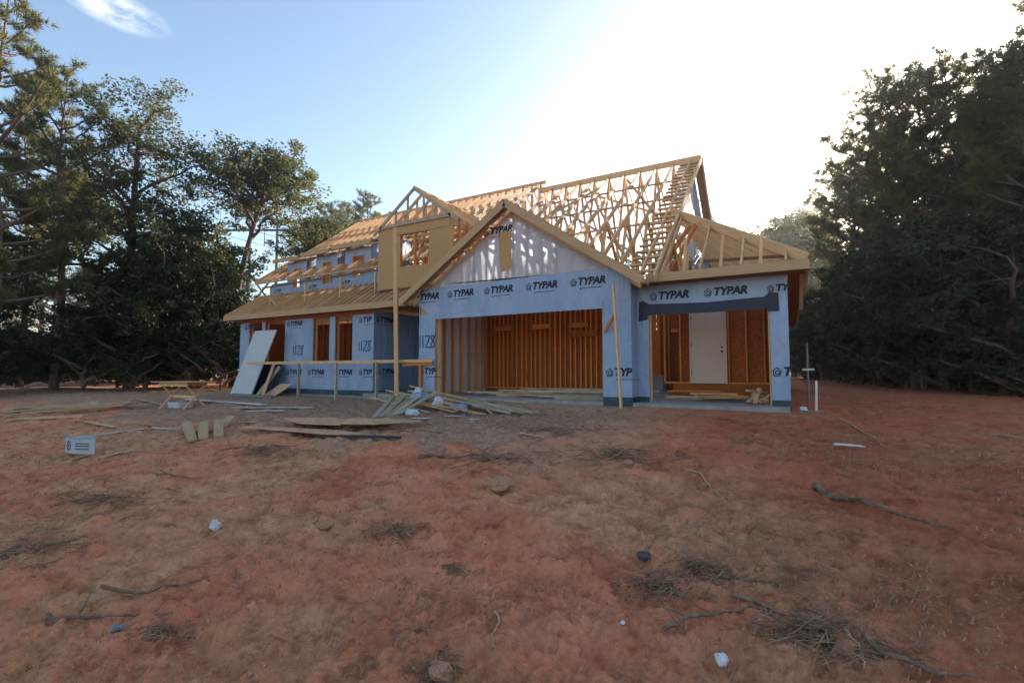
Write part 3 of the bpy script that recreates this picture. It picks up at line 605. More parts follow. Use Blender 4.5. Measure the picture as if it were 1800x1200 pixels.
# low stove-like carton deep in the bay
bb = MB(); bb.box(-.35, .35, -.25, .25, 0, .5); bb.box(-.38, .38, -.28, .28, .5, .54); o = bb.build('storage_crate', M['cardboard']); o.location = (-.1, 5.2, 0.02); tag(o, 'pale crate standing deep inside the right garage bay left of the door', 'crate')

# ------------------------------------------------------------------ loose lumber
used = {}
def lum(x, y, ang, L, w_, h_, m, label, z=None, tilt=0, name='loose_board', cat='board', group=None, dz=0, slab_=False):
    base = 0.0 if slab_ else None
    dx, dy = math.cos(ang) * L / 2, math.sin(ang) * L / 2
    za = (base if slab_ else gz(x - dx, y - dy)) + h_ / 2 + dz; zb_ = (base if slab_ else gz(x + dx, y + dy)) + h_ / 2 + dz + tilt
    if z is not None: za = z; zb_ = z + tilt
    zm = max(za, zb_) if False else 0
    if not slab_ and z is None:
        zc = gz(x, y) + h_ / 2 + dz; lift = max(0, zc - (za + zb_) / 2); za += lift; zb_ += lift
    return board(name, label, (x - dx, y - dy, za), (x + dx, y + dy, zb_), w_, h_, m, (0, 0, 1), cat, group)
# four pale offcuts stuck in a row near the workbench
GP = 'pale offcuts lying side by side in front of the workbench'
for (x0, y0, x1, y1, lb) in ((-6.98, -5.35, -5.95, -5.75, 'leftmost pale short offcut of the four in front of the workbench'), (-6.72, -5.15, -5.78, -5.65, 'second pale short offcut from the left in front of the workbench'), (-6.55, -4.95, -5.55, -5.5, 'third pale short offcut from the left in front of the workbench'), (-6.65, -4.62, -6.45, -4.95, 'shortest pale offcut at the right end of the four')):
    board('wood_offcut', lb, on(x0, y0, .16), on(x1, y1, .02), .16, .04, 'fascia', (0, 0, 1), 'offcut', GP)
# workbench
wb = empty('workbench', on(-11.35, -3.25), rz=rad(8), label='plywood topped workbench on crossed timber legs left of the house', cat='workbench')
wb.scale = (.72, .8, .9)
q = MB(); q.box(-1.05, 1.05, -.55, .55, .80, .83); q.build('bench_top', M['ply'], wb)
q = MB(); q.box(-.8, .8, -.4, -.36, .68, .797); q.box(-.8, .8, .3, .34, .68, .797); q.build('bench_apron', M['pine'], wb)
for xx in (-.68, .68):
    for sg in (-1, 1): q = MB(); q.beam((xx + sg * .012 * 2, -.45 * sg, -.05), (xx + sg * .024, .40 * sg, .78), .036, .08, (1, 0, 0)); q.build('leg', M['pine'], wb)
q = MB(); q.beam((-.7, 0, .35), (.7, 0, .35), .04, .08); q.build('stretcher', M['pine'], wb)
q = MB(); q.box(-.3, .3, -.18, .18, 0, .1); q.box(-.25, .32, -.22, .15, .103, .16); o = q.build('bundle', M['paper']); o.location = on(-11.4, -3.3); tag(o, 'white wrapped bundle on the dirt under the workbench', 'bundle')
# white and pale long boards
for d in (((-13.3, -2.14), (-8.6, -2.6), .16, .03, 'white', 'long whitish board running from the workbench to the leaning panel'), ((-8.95, -3.23), (-6.79, -2.4), .18, .03, 'grey_wood', 'pale board lying on dirt below the porch rail'), ((-7.9, -3.5), (-6.9, -3.2), .10, .02, 'white', 'short thin white strip beside the pale board'), ((-14.9, -2.9), (-12.2, -3.2), .12, .03, 'ply', 'thin board lying on dirt behind the workbench'),
          ((-8.68, -6.24), (-8.30, -5.52), .07, .02, 'white', 'narrow white strip behind the white carton'), ((-11.06, -5.53), (-9.5, -5.55), .10, .03, 'ply', 'small tan board left of the narrow white strip'), ((-9.63, -5.3), (-8.26, -5.3), .05, .02, 'pale_stick', 'thin tan strip pointing at the pale offcuts'), ((-8.2, -5.4), (-7.6, -5.2), .05, .02, 'white', 'tiny white strip touching the leftmost pale offcut'),
          ((-5.96, -7.12), (-6.0, -6.62), .07, .012, 'grey_wood', 'curled grey strip of wood right of the white carton'), ((-6.3, -7.36), (-6.4, -7.1), .04, .012, 'brown', 'small dark wood splinter below the white carton'),
          ((-2.94, -4.8), (-1.97, -4.55), .10, .03, 'navy', 'dark blue strip lying right of the split plywood sheets'), ((-5.14, -3.8), (-4.11, -3.76), .09, .02, 'white', 'thin white strip lying just behind the broad plywood sheets')):
    (x0, y0), (x1, y1) = d[0], d[1]; lum((x0 + x1) / 2, (y0 + y1) / 2, math.atan2(y1 - y0, x1 - x0), math.hypot(x1 - x0, y1 - y0), d[2], d[3], d[4], d[5], dz=.01)
def sheet(name, label, pts, m, th=.018, dz=.06):
    P = [on(x, y, dz + (p[0] if p else 0)) for x, y, *p in pts]; zc = sum(p.z for p in P) / len(P); c_ = sum(P, Vector()) / len(P)
    P = [Vector((p.x, p.y, .65 * zc + .35 * p.z)) - c_ for p in P]; q = MB(); q.prism(P, (0, 0, th)); o = q.build(name, M[m]); o.location = c_; return tag(o, label, 'plywood sheet')
sheet('plywood_sheet', 'broad tan plywood sheet with pointed left end in front of the house', [(-5.4, -4.28), (-4.37, -4.63), (-3.55, -4.42), (-3.95, -3.85), (-4.6, -3.8)], 'ply', dz=.09)
sheet('plywood_sheet', 'tan plywood sheet with notched right end beside the broad pointed one', [(-3.9, -3.88), (-3.5, -4.44), (-2.87, -4.25), (-2.35, -3.55), (-3.1, -3.55)], 'ply', dz=.10)
sheet('plywood_sheet', 'narrow ragged plywood strip in front of the broad sheets', [(-5.74, -5.0), (-3.16, -4.93), (-2.75, -4.62), (-3.4, -4.55), (-5.5, -4.86)], 'ply', dz=.05)
# left lumber stack
GL = 'boards heaped on the dirt at the left edge'
for i in range(12):
    x = -14.6 + random.uniform(-1, 1); y = -4.6 + random.uniform(-.5, .5); 
    lum(x, y, rad(40 + random.uniform(-9, 9)), random.uniform(2.2, 4.2), random.choice((.09, .14, .2)), .035, random.choice(('ply', 'grey_wood', 'fascia')), 'weathered board in the low heap of lumber at the left edge', dz=.03 + .035 * (i // 4), group=GL)
lum(-13.3, -5.5, rad(28), 2.0, .35, .05, 'ply', 'wide flat board lying in front of the lumber heap at the left edge')
lum(-14.8, -3.6, rad(15), 1.6, .2, .04, 'white', 'short pale board behind the far end of the left lumber heap')
# heap in front of entry: boards fanned to the left-front and to the right
GH = 'boards heaped in front of the entry'
for i in range(9):
    t = i / 8; x0, y0 = -3.95 + .25 * t, -3.2 + .55 * t; x1, y1 = -4.9 + 1.1 * t, -1.5 + .2 * t
    board('loose_board', 'board fanned toward the camera on the left of the heap by the entry', on(x0, y0, .02), on(x1 + random.uniform(-.25, .25), y1, .26 + .02 * i), .07, .03, random.choice(('ply', 'grey_wood', 'grey_wood')), group=GH)
for i in range(13):
    x0, y0 = -5.6 + random.uniform(-.3, 1.2), -.95 + random.uniform(-.6, .45); L2 = random.uniform(2.4, 4.3); a_ = rad(random.uniform(-16, -2))
    x1, y1 = x0 + L2 * math.cos(a_), y0 + L2 * math.sin(a_)
    board('loose_board', 'long board slanting down to the right in the heap by the entry', on(x0, y0, .32 + random.uniform(-.14, .14)), on(x1, y1, .03 + random.uniform(0, .05)), .07, .03, random.choice(('grey_wood', 'fascia', 'grey_wood')), group=GH)
for i in range(14):
    x0, y0 = random.uniform(-5.4, -2.2), random.uniform(-2.1, -.7); L2 = random.uniform(.5, 1.5); a_ = rad(random.uniform(-70, 60)); x1, y1 = x0 + L2 * math.cos(a_), y0 + L2 * math.sin(a_)
    board('loose_board', 'short scrap of lumber lying at an odd angle in the heap by the entry', on(x0, y0, random.uniform(.05, .3)), on(x1, y1, random.uniform(.02, .16)), random.choice((.04, .07, .12)), .022, random.choice(('grey_wood', 'ply', 'grey_wood')), group=GH)
for i in range(12):
    x0, y0 = random.uniform(-6.5, .5), random.uniform(-4.4, -2.2); a_ = rad(random.uniform(-40, 50)); L2 = random.uniform(.15, .6)
    lum(x0, y0, a_, L2, random.choice((.03, .05, .08)), .015, random.choice(('grey_wood', 'ply', 'pale_stick')), 'small wood scrap strewn on the dirt between the entry heap and the plywood sheets', name='wood_scrap', cat='wood scrap', group='small wood scraps strewn in front of the house')
board('loose_board', 'thin stick poking up at the top left of the heap by the entry', on(-4.9, -1.0, .5), on(-3.0, -1.1, .22), .04, .04, 'fascia')
def crumple(name, label, loc, s, m, cat, flat=.6, seed=0):
    r_ = random.Random(seed); V = []; q = MB(); nu, nv = 9, 6; pts = [[None] * nu for _ in range(nv)]
    for j in range(nv):
        for i in range(nu):
            th = PI * j / (nv - 1); ph = 2 * PI * i / nu; rr_ = s * (.75 + .5 * r_.random()); pts[j][i] = Vector((rr_ * math.sin(th) * math.cos(ph), rr_ * math.sin(th) * math.sin(ph), rr_ * flat * math.cos(th)))
    for j in (0, nv - 1):
        for i in range(nu): pts[j][i] = pts[j][0]
    for j in range(nv - 1):
        for i in range(nu):
            i2 = (i + 1) % nu; f4 = [pts[j][i], pts[j + 1][i], pts[j + 1][i2], pts[j][i2]]
            if j == 0: f4 = f4[:3]
            elif j == nv - 2: f4 = [f4[0], f4[1], f4[3]]
            q.quad(f4)
    o = q.build(name, M[m]); o.location = Vector(loc) + Vector((0, 0, s * flat * .7)); return tag(o, label, cat)
crumple('wrap_scrap', 'crumpled blue white wrap scrap on the heap by the entry', on(-4.2, -1.45, .18), .26, 'wrap', 'scrap', .5, 1)
crumple('wrap_scrap', 'bright white crumpled scrap in the middle of the entry heap', on(-3.4, -1.7, .1), .14, 'paper', 'scrap', .8, 2)
crumple('wrap_scrap', 'grey blue wrap scrap hanging out at the right of the entry heap', on(-2.9, -1.5, .05), .22, 'wrap', 'scrap', .35, 3)
crumple('wrap_scrap', 'small pale scrap on the dirt in front of the entry heap', on(-3.3, -2.7), .15, 'paper', 'scrap', .6, 4)
crumple('wrap_scrap', 'tiny white scrap on top of the entry heap', on(-4.45, -1.2, .36), .10, 'paper', 'scrap', .9, 5)
for i, (x, y, a_) in enumerate(((-2.9, -2.9, .2), (-2.5, -2.3, .6), (-1.9, -2.6, -.3), (-3.6, -3.4, .4))):
    lum(x, y, a_, .45, .10, .015, 'white', ['pale chip in front of the entry heap, nearest its middle', 'pale chip just right of the small scrap by the entry heap', 'pale chip farthest right in front of the entry heap', 'pale chip at the left front of the entry heap'][i])
# lumber on the garage slab
GS = 'boards lying on the garage floor'
for i in range(34):
    x = random.uniform(-3.6, -.3); y = random.uniform(.7, 2.6); a_ = rad(random.choice((8, 20, 35, -6)) + random.uniform(-6, 6)); L2 = min(random.uniform(1.4, 3.4), 2 * (.2 - x) + 1.2, 2 * (x + 5.2))
    lum(x, y, a_, L2, random.choice((.09, .14)), .038, random.choice(('grey_wood', 'grey_wood', 'ply')), 'board scattered on the concrete floor of the wide garage bay', slab_=True, dz=.002 + .04 * (i % 5), group=GS)
lum(-.75, .75, rad(12), 1.5, .24, .10, 'grey_wood', 'thick plank bundle at the right front of the wide garage floor', slab_=True)
for i in range(14):
    x = 2.1 + random.uniform(-.6, .55); y = 1.9 + random.uniform(-.7, .9); a_ = rad(random.uniform(5, 40))
    lum(x, y, a_, random.uniform(.9, 1.9), .1, .038, random.choice(('grey_wood', 'ply', 'stud')), 'board in the low pile on the floor of the right garage bay', slab_=True, dz=.002 + .04 * (i // 3), group='boards piled in the right garage bay')
for i in range(14):
    a_ = random.uniform(-.5, .5); x = 3.12 + random.uniform(-.18, .18); y = .95 + random.uniform(-.15, .3)
    q = MB(); q.box(-.13, .13, -.045, .045, -.019, .019); o = q.build('wood_block', M['ply']); o.location = (x, y, .03 + .042 * (i // 2)); o.rotation_euler = (random.uniform(-.2, .2), random.uniform(-.9, .9), a_ + 1.2); tag(o, 'short block in the heap of cutoffs inside the right pier', 'wood block', 'wood cutoffs heaped inside the right pier')
# pipes by right corner
pp = empty('pipe_riser', on(4.14, .5), label='white pipe riser standing on a low base at the right corner', cat='pipe')
q = MB(); q.tube([(0, 0, -.05), (.02, 0, .62)], [.02, .02], 8); q.build('pipe', M['pvc'], pp)
q = MB(); q.box(-.28, .1, -.03, .03, 0, .04); q.box(-.12, -.08, -.03, .03, -.05, .0); q.build('base', M['metal'], pp)
p2 = empty('conduit_post', on(4.05, 1.4), label='grey service conduit with a white cross tee beside the right pier', cat='pipe')
q = MB(); q.tube([(0, 0, -.05), (0, 0, 1.4)], [.022, .022], 8); q.build('conduit', M['metal'], p2)
q = MB(); q.tube([(-.1, -.04, .82), (.12, -.04, .83)], [.022, .022], 8); q.build('tee', M['pvc'], p2)
crumple('trash_scrap', 'white crumpled scrap at the foot of the right corner conduit', on(3.93, .6), .07, 'paper', 'scrap', .8, 9)

# ------------------------------------------------------------------ litter with names
def ringmesh(r0, r1, n=20):
    q = MB()
    for k in range(n):
        a0, a1 = 2 * PI * k / n, 2 * PI * (k + 1) / n
        q.quad([(r0 * math.cos(a0), 0, r0 * math.sin(a0)), (r1 * math.cos(a0), 0, r1 * math.sin(a0)), (r1 * math.cos(a1), 0, r1 * math.sin(a1)), (r0 * math.cos(a1), 0, r0 * math.sin(a1))])
    return q
cb = empty('carton', on(-7.0, -6.98), rz=rad(-2), label='white printed carton with round emblem lying on the dirt at left', cat='carton')
def rotb(o): o.rotation_euler = (0, 0, rad(18)); return o
q = MB(); q.box(-.30, .02, -.16, .16, 0, .26); q.build('carton_body', M['cardboard'], cb)
q = MB(); q.prism([(.022, -.16, .0), (.50, -.02, .02), (.50, -.02, .26), (.022, -.16, .24)], (0, .012, 0)); q.build('side_flap', M['cardboard'], cb)
q = MB(); q.prism([(-.3, -.161, .262), (.02, -.161, .262), (.0, -.23, .34), (-.28, -.23, .34)], (0, .01, 0)); q.build('top_flap', M['cardboard'], cb)
o = ringmesh(.055, .085).build('emblem', M['inkblue'], cb); o.location = (-.14, -.164, .13)
q = MB(); q.quad([(-.02, 0, -.035), (.03, 0, 0), (-.02, 0, .035)]); o = q.build('emblem', M['inkblue'], cb); o.location = (-.14, -.165, .13)
for z in (.08, .13, .17):
    q = MB(); q.quad([(.1, -.148, z), (.40, -.06, z + .005), (.40, -.06, z + .022), (.1, -.148, z + .017)]); q.build('print_line', M['inkblue'], cb)
o = MB().prism([(-.17, -.02, 0), (.17, -.04, .0), (.13, .05, .006), (-.13, .07, .01)], (0, 0, .008)).build('paper_sheet', M['paper']); o.location = on(4.33, -3.04, .03); tag(o, 'thin white sheet lying alone on the red dirt at right', 'paper')
crumple('crushed_cup', 'crushed whitish cup on the dirt at lower left', on(-1.13, -8.0), .05, 'paper', 'cup', 1.1, 11)
crumple('crushed_bottle', 'crumpled clear plastic wad near the bottom edge', on(3.32, -7.88), .036, 'glassy', 'plastic wad', .9, 12)
crumple('dark_clod', 'small black lump on the red dirt right of centre', on(2.64, -6.8), .055, 'pole', 'clod', .7, 13)
crumple('plastic_scrap', 'small grey plastic scrap at lower left', on(.02, -9.22), .04, 'metal', 'scrap', .5, 14)
crumple('glass_bit', 'tiny shiny fragment right of the bottom centre', on(2.75, -7.73), .014, 'glassy', 'fragment', .8, 15)
def rock(label, x, y, s, m='rock', seed=0, flat=.6):
    r_ = random.Random(seed); import bmesh
    bm = bmesh.new(); bmesh.ops.create_icosphere(bm, subdivisions=3, radius=1)
    for v in bm.verts: n_ = noise.noise(v.co * 1.1 + Vector((seed, 0, 0))) * .45 + noise.noise(v.co * 3 + Vector((seed, 2, 0))) * .14; v.co = v.co * (1 + n_); v.co.z *= flat; v.co.x *= 1.3
    me = bpy.data.meshes.new('rock'); bm.to_mesh(me); bm.free(); me.materials.append(M[m]); o = bpy.data.objects.new('rock', me); COL.objects.link(o); o.scale = (s, s, s); o.location = on(x, y, s * flat * .3); o.rotation_euler = (0, 0, r_.random() * 6); return tag(o, label, 'rock')
rock('largest tan rock in the middle of the yard', .78, -5.9, .14, seed=3)
rock('small pale stone above the large tan rock', .35, -5.0, .06, seed=5); rock('pale stone in the grey brush right of centre', 1.97, -4.86, .05, seed=6); rock('dirt clod on the left among brush', -.2, -7.5, .06, seed=8); rock('reddish clod at the bottom centre', 2.05, -8.62, .06, seed=9)
def stick(label, pts, r0, m='deadwood', twigs=0, name='fallen_branch', cat='branch', lift=.0):
    P = []; n = len(pts)
    for i in range((n - 1) * 4 + 1):
        t = i / 4; k = min(int(t), n - 2); f_ = t - k; x = pts[k][0] * (1 - f_) + pts[k + 1][0] * f_; y = pts[k][1] * (1 - f_) + pts[k + 1][1] * f_
        j = r0 * .8; P.append(on(x + random.uniform(-j, j), y + random.uniform(-j, j), r0 * .6 + lift * math.sin(PI * i / ((n - 1) * 4))))
    c_ = P[0].copy(); P = [p - c_ for p in P]; R_ = [r0 * (1 - .7 * i / (len(P) - 1)) for i in range(len(P))]; q = MB(); q.tube(P, R_, 6)
    for k in range(twigs):
        i = random.randrange(1, len(P) - 1); d = Vector((random.uniform(-1, 1), random.uniform(-1, 1), random.uniform(.0, .35))).normalized() * random.uniform(.12, .35)
        q.tube([P[i], P[i] + d * .5 + Vector((0, 0, .01)), P[i] + d], [R_[i] * .5, R_[i] * .35, .002], 4)
    o = q.build(name, M[m], smooth=True); o.location = c_; return tag(o, label, cat)
stick('long dark fallen branch lying across the red dirt at right', [(3.88, -4.85), (3.97, -5.08), (4.12, -5.2), (4.40, -5.32), (4.76, -5.6)], .035, twigs=4)
stick('pale bent stick in the middle right of the yard', [(2.60, -4.75), (2.78, -4.85), (2.94, -5.2), (3.18, -5.7)], .016, 'pale_stick', 1)
stick('thin pale stick near the right rear of the yard', [(4.45, .2), (4.6, -.9), (4.75, -2.3)], .02, 'pale_stick')
stick('forked grey branch near the lower right corner', [(3.0, -7.72), (3.10, -7.55), (3.22, -7.45), (3.40, -7.24), (3.56, -7.3)], .014, twigs=4)
stick('stubby grey branch lying over the forked one', [(3.30, -7.12), (3.44, -7.18), (3.60, -7.30)], .020)
stick('curved pale stick at the lower right beside the brush clump', [(3.90, -7.30), (3.95, -7.42), (3.96, -7.66)], .011, 'pale_stick')
stick('thin bent twig at the bottom centre', [(2.01, -8.0), (2.10, -8.1), (2.12, -8.22), (2.24, -8.38)], .008, 'pale_stick')
stick('slender dark twig right of the brown brush tuft', [(3.28, -6.78), (3.54, -6.83), (3.74, -7.0)], .010, twigs=3)
stick('short straight twig on the red dirt at right', [(3.70, -6.60), (3.94, -6.56)], .007, twigs=0)
stick('long dark root on the left lower dirt', [(-.62, -9.35), (-.3, -9.25), (.1, -8.95)], .016, twigs=2)
stick('upper dark root on the left lower dirt', [(-.8, -9.0), (-.45, -8.85), (-.1, -8.6)], .014, twigs=2)
stick('dark branch lying behind the tan rock', [(-.9, -5.35), (-.3, -5.1), (.25, -4.75)], .022, twigs=5)
stick('dark twig under the plywood sheets', [(-4.6, -6.0), (-4.0, -5.6), (-3.4, -5.45)], .018, twigs=5)
stick('short dark twig lying on dirt at left of centre', [(-3.9, -7.3), (-3.5, -7.1), (-3.2, -7.0)], .014, twigs=2)
stick('twig with a fork near the bottom edge left of the plastic wad', [(2.55, -8.75), (2.6, -8.62), (2.72, -8.5)], .007, twigs=2)
stick('thin pale stick at the far right of the yard', [(6.2, -1.2), (6.6, -2.0)], .015, 'pale_stick')
stick('branch lying along the lower right edge', [(3.98, -7.32), (4.1, -7.5), (4.25, -7.62), (4.4, -7.55)], .018, twigs=4)
def brush(label, x, y, rx, ry, n, h, seed, L=(.06, .22), r=.004):
    r_ = random.Random(seed); q = MB(); h *= .6; n = int(n * (1.2 if r < .0045 else .55)); r *= .62; L = (L[0] * .6, L[1] * .9)
    for i in range(n):
        a_ = r_.random() * 6.28; d = min(1.1, abs(r_.gauss(0, .62)) * (.6 + .8 * abs(math.sin(a_ * 1.5 + seed)))) ; px, py = d * math.cos(a_) * rx, d * math.sin(a_) * ry; z = gz(x + px, y + py) - gz(x, y) + r_.random() ** 1.6 * h * max(.05, 1 - d * .8)
        l = r_.uniform(*L); b_ = r_.random() * 6.28; dv = Vector((math.cos(b_), math.sin(b_), r_.uniform(-.3, .5))) * l / 2; p = Vector((px, py, z)); rr_ = r * r_.uniform(.5, 2.2)
        q.tube([p - dv, p + Vector((r_.uniform(-.1, .1), r_.uniform(-.1, .1), .1)) * l * .4, p + dv], [rr_, rr_, rr_ * .4], 3, False)
    o = q.build('brush_clump', M['brushm']); o.location = on(x, y); return tag(o, label, 'brush clump')
brush('tangled brown brush tuft right of the black lump', 3.08, -6.82, .20, .16, 190, .10, 1)
brush('low brush with roots left of the forked branch', 2.86, -7.22, .28, .22, 220, .07, 2)
brush('wide brush clump at the lower right', 3.74, -7.42, .26, .22, 300, .10, 3)
brush('grey brush patch right of centre below the garage', 1.75, -4.6, .9, .6, 420, .12, 4, (.1, .4), .006)
brush('brush patch behind the tan rock', .2, -5.1, .8, .45, 330, .12, 5, (.1, .4), .006)
brush('dark brush ridge at the left of the yard', -3.2, -8.1, .9, .22, 420, .12, 6, (.08, .3), .005)
brush('brush patch below the plywood sheets', -3.6, -5.9, .9, .4, 330, .12, 7, (.1, .35), .006)
brush('brush clump at the bottom centre', 2.05, -8.62, .2, .14, 200, .06, 8, (.04, .14), .003)
brush('small brush clump at the centre left', .55, -7.3, .3, .18, 160, .07, 9)
brush('brush clump near the lower left scrap', .25, -9.1, .22, .12, 160, .05, 10, (.04, .14), .003)
brush('thin brown tuft in the middle of the dirt', 1.38, -7.58, .18, .08, 80, .05, 11, (.04, .14), .003)
brush('brush patch at the left front of the entry heap', -2.6, -3.9, .9, .5, 220, .10, 12, (.1, .35), .006)
brush('brush patch in front of the wide garage door', .2, -3.3, 1.1, .6, 300, .10, 13, (.1, .4), .006)
brush('brush patch at the far left front', -2.2, -9.0, .5, .4, 260, .06, 14, (.06, .25), .004)
# uncountable litter: straw and crumbs, denser in noise patches
def litter(name, n, mat_, Lr, wr, seed, rmax, thr):
    r_ = np.random.default_rng(seed); V = []; F = []
    cnt = 0
    while cnt < n:
        a_ = YAW + PI / 2 + r_.uniform(-1.0, 1.0); d = 1.2 + (rmax - 1.2) * r_.random() ** 1.7; x = CAM.x + d * math.cos(a_); y = CAM.y + d * math.sin(a_)
        if inslab(x, y) < .3: continue
        if noise.noise(Vector((x * .55, y * .55, 5.5))) + .4 * noise.noise(Vector((x * 2.3, y * 2.3, 2.5))) < thr and r_.random() > .07: continue
        z = gz(x, y) + .006; l = r_.uniform(*Lr) * (1 + d * .05) / 2; wd = r_.uniform(*wr) * (1 + d * .09) / 2; b_ = r_.normal(YAW + .2, .9); ux, uy = math.cos(b_), math.sin(b_); dz_ = r_.uniform(-.012, .02); k_ = len(V)
        V += [(x - ux * l - uy * wd, y - uy * l + ux * wd, z - dz_), (x - ux * l + uy * wd, y - uy * l - ux * wd, z - dz_), (x + ux * l, y + uy * l, z + dz_ + .006), (x, y, z + wd * .9)]
        F += [(k_, k_ + 1, k_ + 3), (k_ + 1, k_ + 2, k_ + 3), (k_ + 2, k_, k_ + 3)]; cnt += 1
    me = arr_mesh(name, np.array(V), np.array(F), 3, mat_); o = bpy.data.objects.new(name, me); COL.objects.link(o); tag(o, kind='stuff'); return o
tag(litter('straw_litter', 20000, M['straw'], (.015, .07), (.0015, .004), 3, 20, -.02), 'dry straw and twig litter strewn over the red dirt', 'litter')
tag(litter('clay_crumbs', 12000, M['rock'], (.006, .02), (.006, .016), 4, 16, -.2), 'small clods and crumbs of clay on the ground', 'clods')
tag(litter('bark_litter', 9000, M['brushm'], (.02, .12), (.003, .009), 5, 22, .2), 'dark bark and root fragments strewn over the ground', 'litter')

# ------------------------------------------------------------------ trees
def needle_cloud(P, D, n, L, wd, r_):
    # P (k,3) tuft centres, D (k,3) directions ; n needles each
    k = len(P); Pn = np.repeat(P, n, 0); Dn = np.repeat(D, n, 0); v = r_.normal(size=(k * n, 3)); v /= np.linalg.norm(v, axis=1)[:, None]
    dd = Dn * .75 + v; dd /= np.linalg.norm(dd, axis=1)[:, None]; s = np.cross(dd, r_.normal(size=(k * n, 3))); s /= np.linalg.norm(s, axis=1)[:, None]
    l = (L * r_.uniform(.6, 1.1, k * n))[:, None]; base = Pn + v * .03
    V = np.stack([base - s * wd / 2, base + s * wd / 2, base + dd * l], 1).reshape(-1, 3); F = np.arange(len(V)).reshape(-1, 3); return V, F
def leaf_cloud(P, n, R, size, r_):
    k = len(P); v = r_.normal(size=(k * n, 3)); v /= np.linalg.norm(v, axis=1)[:, None]; v *= (r_.random(k * n) ** .45)[:, None]
    c_ = np.repeat(P, n, 0) + v * np.repeat(R, n)[:, None] * np.array([1, 1, .62])
    a_ = r_.normal(size=c_.shape); a_[:, 2] *= .6; a_ /= np.linalg.norm(a_, axis=1)[:, None]; b_ = np.cross(a_, r_.normal(size=c_.shape)); b_ /= np.linalg.norm(b_, axis=1)[:, None]
    s = (size * r_.uniform(.5, 1.2, k * n))[:, None]
    V = np.stack([c_ - a_ * s, c_ + b_ * s * .55, c_ + a_ * s, c_ - b_ * s * .55], 1).reshape(-1, 3); return V, np.arange(len(V)).reshape(-1, 4)
def pine(seed, Hh, c0, spread, nb=60, needles=13, nm='pine_tree', dens=1., inner=.35):
    r_ = np.random.default_rng(seed); q = MB(); lean = r_.uniform(-.03, .03, 2); P = []; D = []
    def tr(z): return Vector((lean[0] * z + .12 * math.sin(z * .5 + seed), lean[1] * z + .1 * math.cos(z * .43 + seed), z))
    zs = np.linspace(-.3, Hh, 16); q.tube([tr(z) for z in zs], [max(.02, .19 * (Hh / 15) * (1 - .93 * max(0, z) / Hh)) for z in zs], 8)
    for i in range(nb):
        t = (i + r_.random()) / nb; z = Hh * (c0 + (1 - c0) * t); az = i * 2.4 + r_.uniform(-.5, .5); prof = math.sin(PI * min(1, (t * .86 + .14))) ** .7 * (1 - .35 * t)
        L = spread * prof * r_.uniform(.55, 1.15) + .35; up = .15 + .75 * t + r_.uniform(-.15, .2); base = tr(z); hd = Vector((math.cos(az), math.sin(az), 0)); pts = []
        for s in np.linspace(0, 1, 5): pts.append(base + hd * L * s * .95 + Vector((r_.uniform(-.08, .08), r_.uniform(-.08, .08), L * (up * s * .55 + .35 * s * s) - .1 * s * (1 - t))))
        q.tube(pts, [.05 * (1 - .8 * s) * (L / 2.5 + .3) + .006 for s in np.linspace(0, 1, 5)], 4, False)
        nt_ = max(4, int(L * 9 * dens))
        for k in range(nt_):
            s = r_.uniform(inner, 1.0) if t < .9 else r_.uniform(.1, 1); f_ = s * 4; j = min(3, int(f_)); p = pts[j].lerp(pts[j + 1], f_ - j)
            tw = Vector((r_.normal(), r_.normal(), abs(r_.normal()) * .7 + .1)).normalized() * r_.uniform(.15, .55) * (1.15 - .4 * s) + hd * .15; e = p + tw
            q.tube([p, e], [.012, .005], 3, False)
            dr_ = (tw.normalized() + Vector((0, 0, .5))).normalized()
            for m_ in (1, .62): P.append(p.lerp(e, m_)); D.append(dr_)
    tp = tr(Hh); P.append(tp); D.append(Vector((0, 0, 1)))
    V, F = needle_cloud(np.array([tuple(p) for p in P]), np.array([tuple(p) for p in D]), needles, .30, .045, r_)
    return q, V, F, 3, 'needle'
def broad(seed, Hh, c0, spread, nlimb=11, leaf=.095, nclump=100, per=95, mat_='leaf', lean=0.):
    r_ = np.random.default_rng(seed); q = MB(); P = []; R = []
    def tr(z): return Vector((.25 * math.sin(z * .4 + seed) + lean * (max(0, z) / Hh) ** 1.5, .2 * math.cos(z * .37 + seed * 2), z))
    zs = np.linspace(-.3, Hh * .85, 12); q.tube([tr(z) for z in zs], [max(.03, .22 * (Hh / 13) * (1 - .85 * max(0, z) / Hh)) for z in zs], 8)
    per_l = max(3, nclump // nlimb)
    for i in range(nlimb):
        t = (i + r_.random() * .8) / nlimb; z = Hh * (c0 + (.85 - c0) * t); az = i * 2.4 + r_.uniform(-.6, .6); L = spread * r_.uniform(.6, 1.1) * (1 - .45 * t ** 2) * (.6 + .4 * math.sin(PI * min(1, t + .25))); hd = Vector((math.cos(az), math.sin(az), 0)); base = tr(z); up = r_.uniform(.35, .8)
        pts = [base + hd * L * s + Vector((r_.uniform(-.15, .15), r_.uniform(-.15, .15), L * up * s ** .8)) for s in np.linspace(0, 1, 6)]; q.tube(pts, [.09 * (1 - .85 * s) + .012 for s in np.linspace(0, 1, 6)], 5, False)
        for k in range(per_l):
            s = r_.uniform(.3, 1.); f_ = s * 5; j = min(4, int(f_)); p = pts[j].lerp(pts[j + 1], f_ - j); e = p + Vector((r_.normal() * .6, r_.normal() * .6, r_.normal() * .45 + .25)) * (spread / 3.2)
            q.tube([p, p.lerp(e, .5) + Vector((0, 0, .06)), e], [.022, .013, .005], 3, False); P.append(tuple(e)); R.append(r_.uniform(.28, .62) * (spread / 3.2))
    V, F = leaf_cloud(np.array(P), per, np.array(R), leaf, r_); return q, V, F, 4, mat_
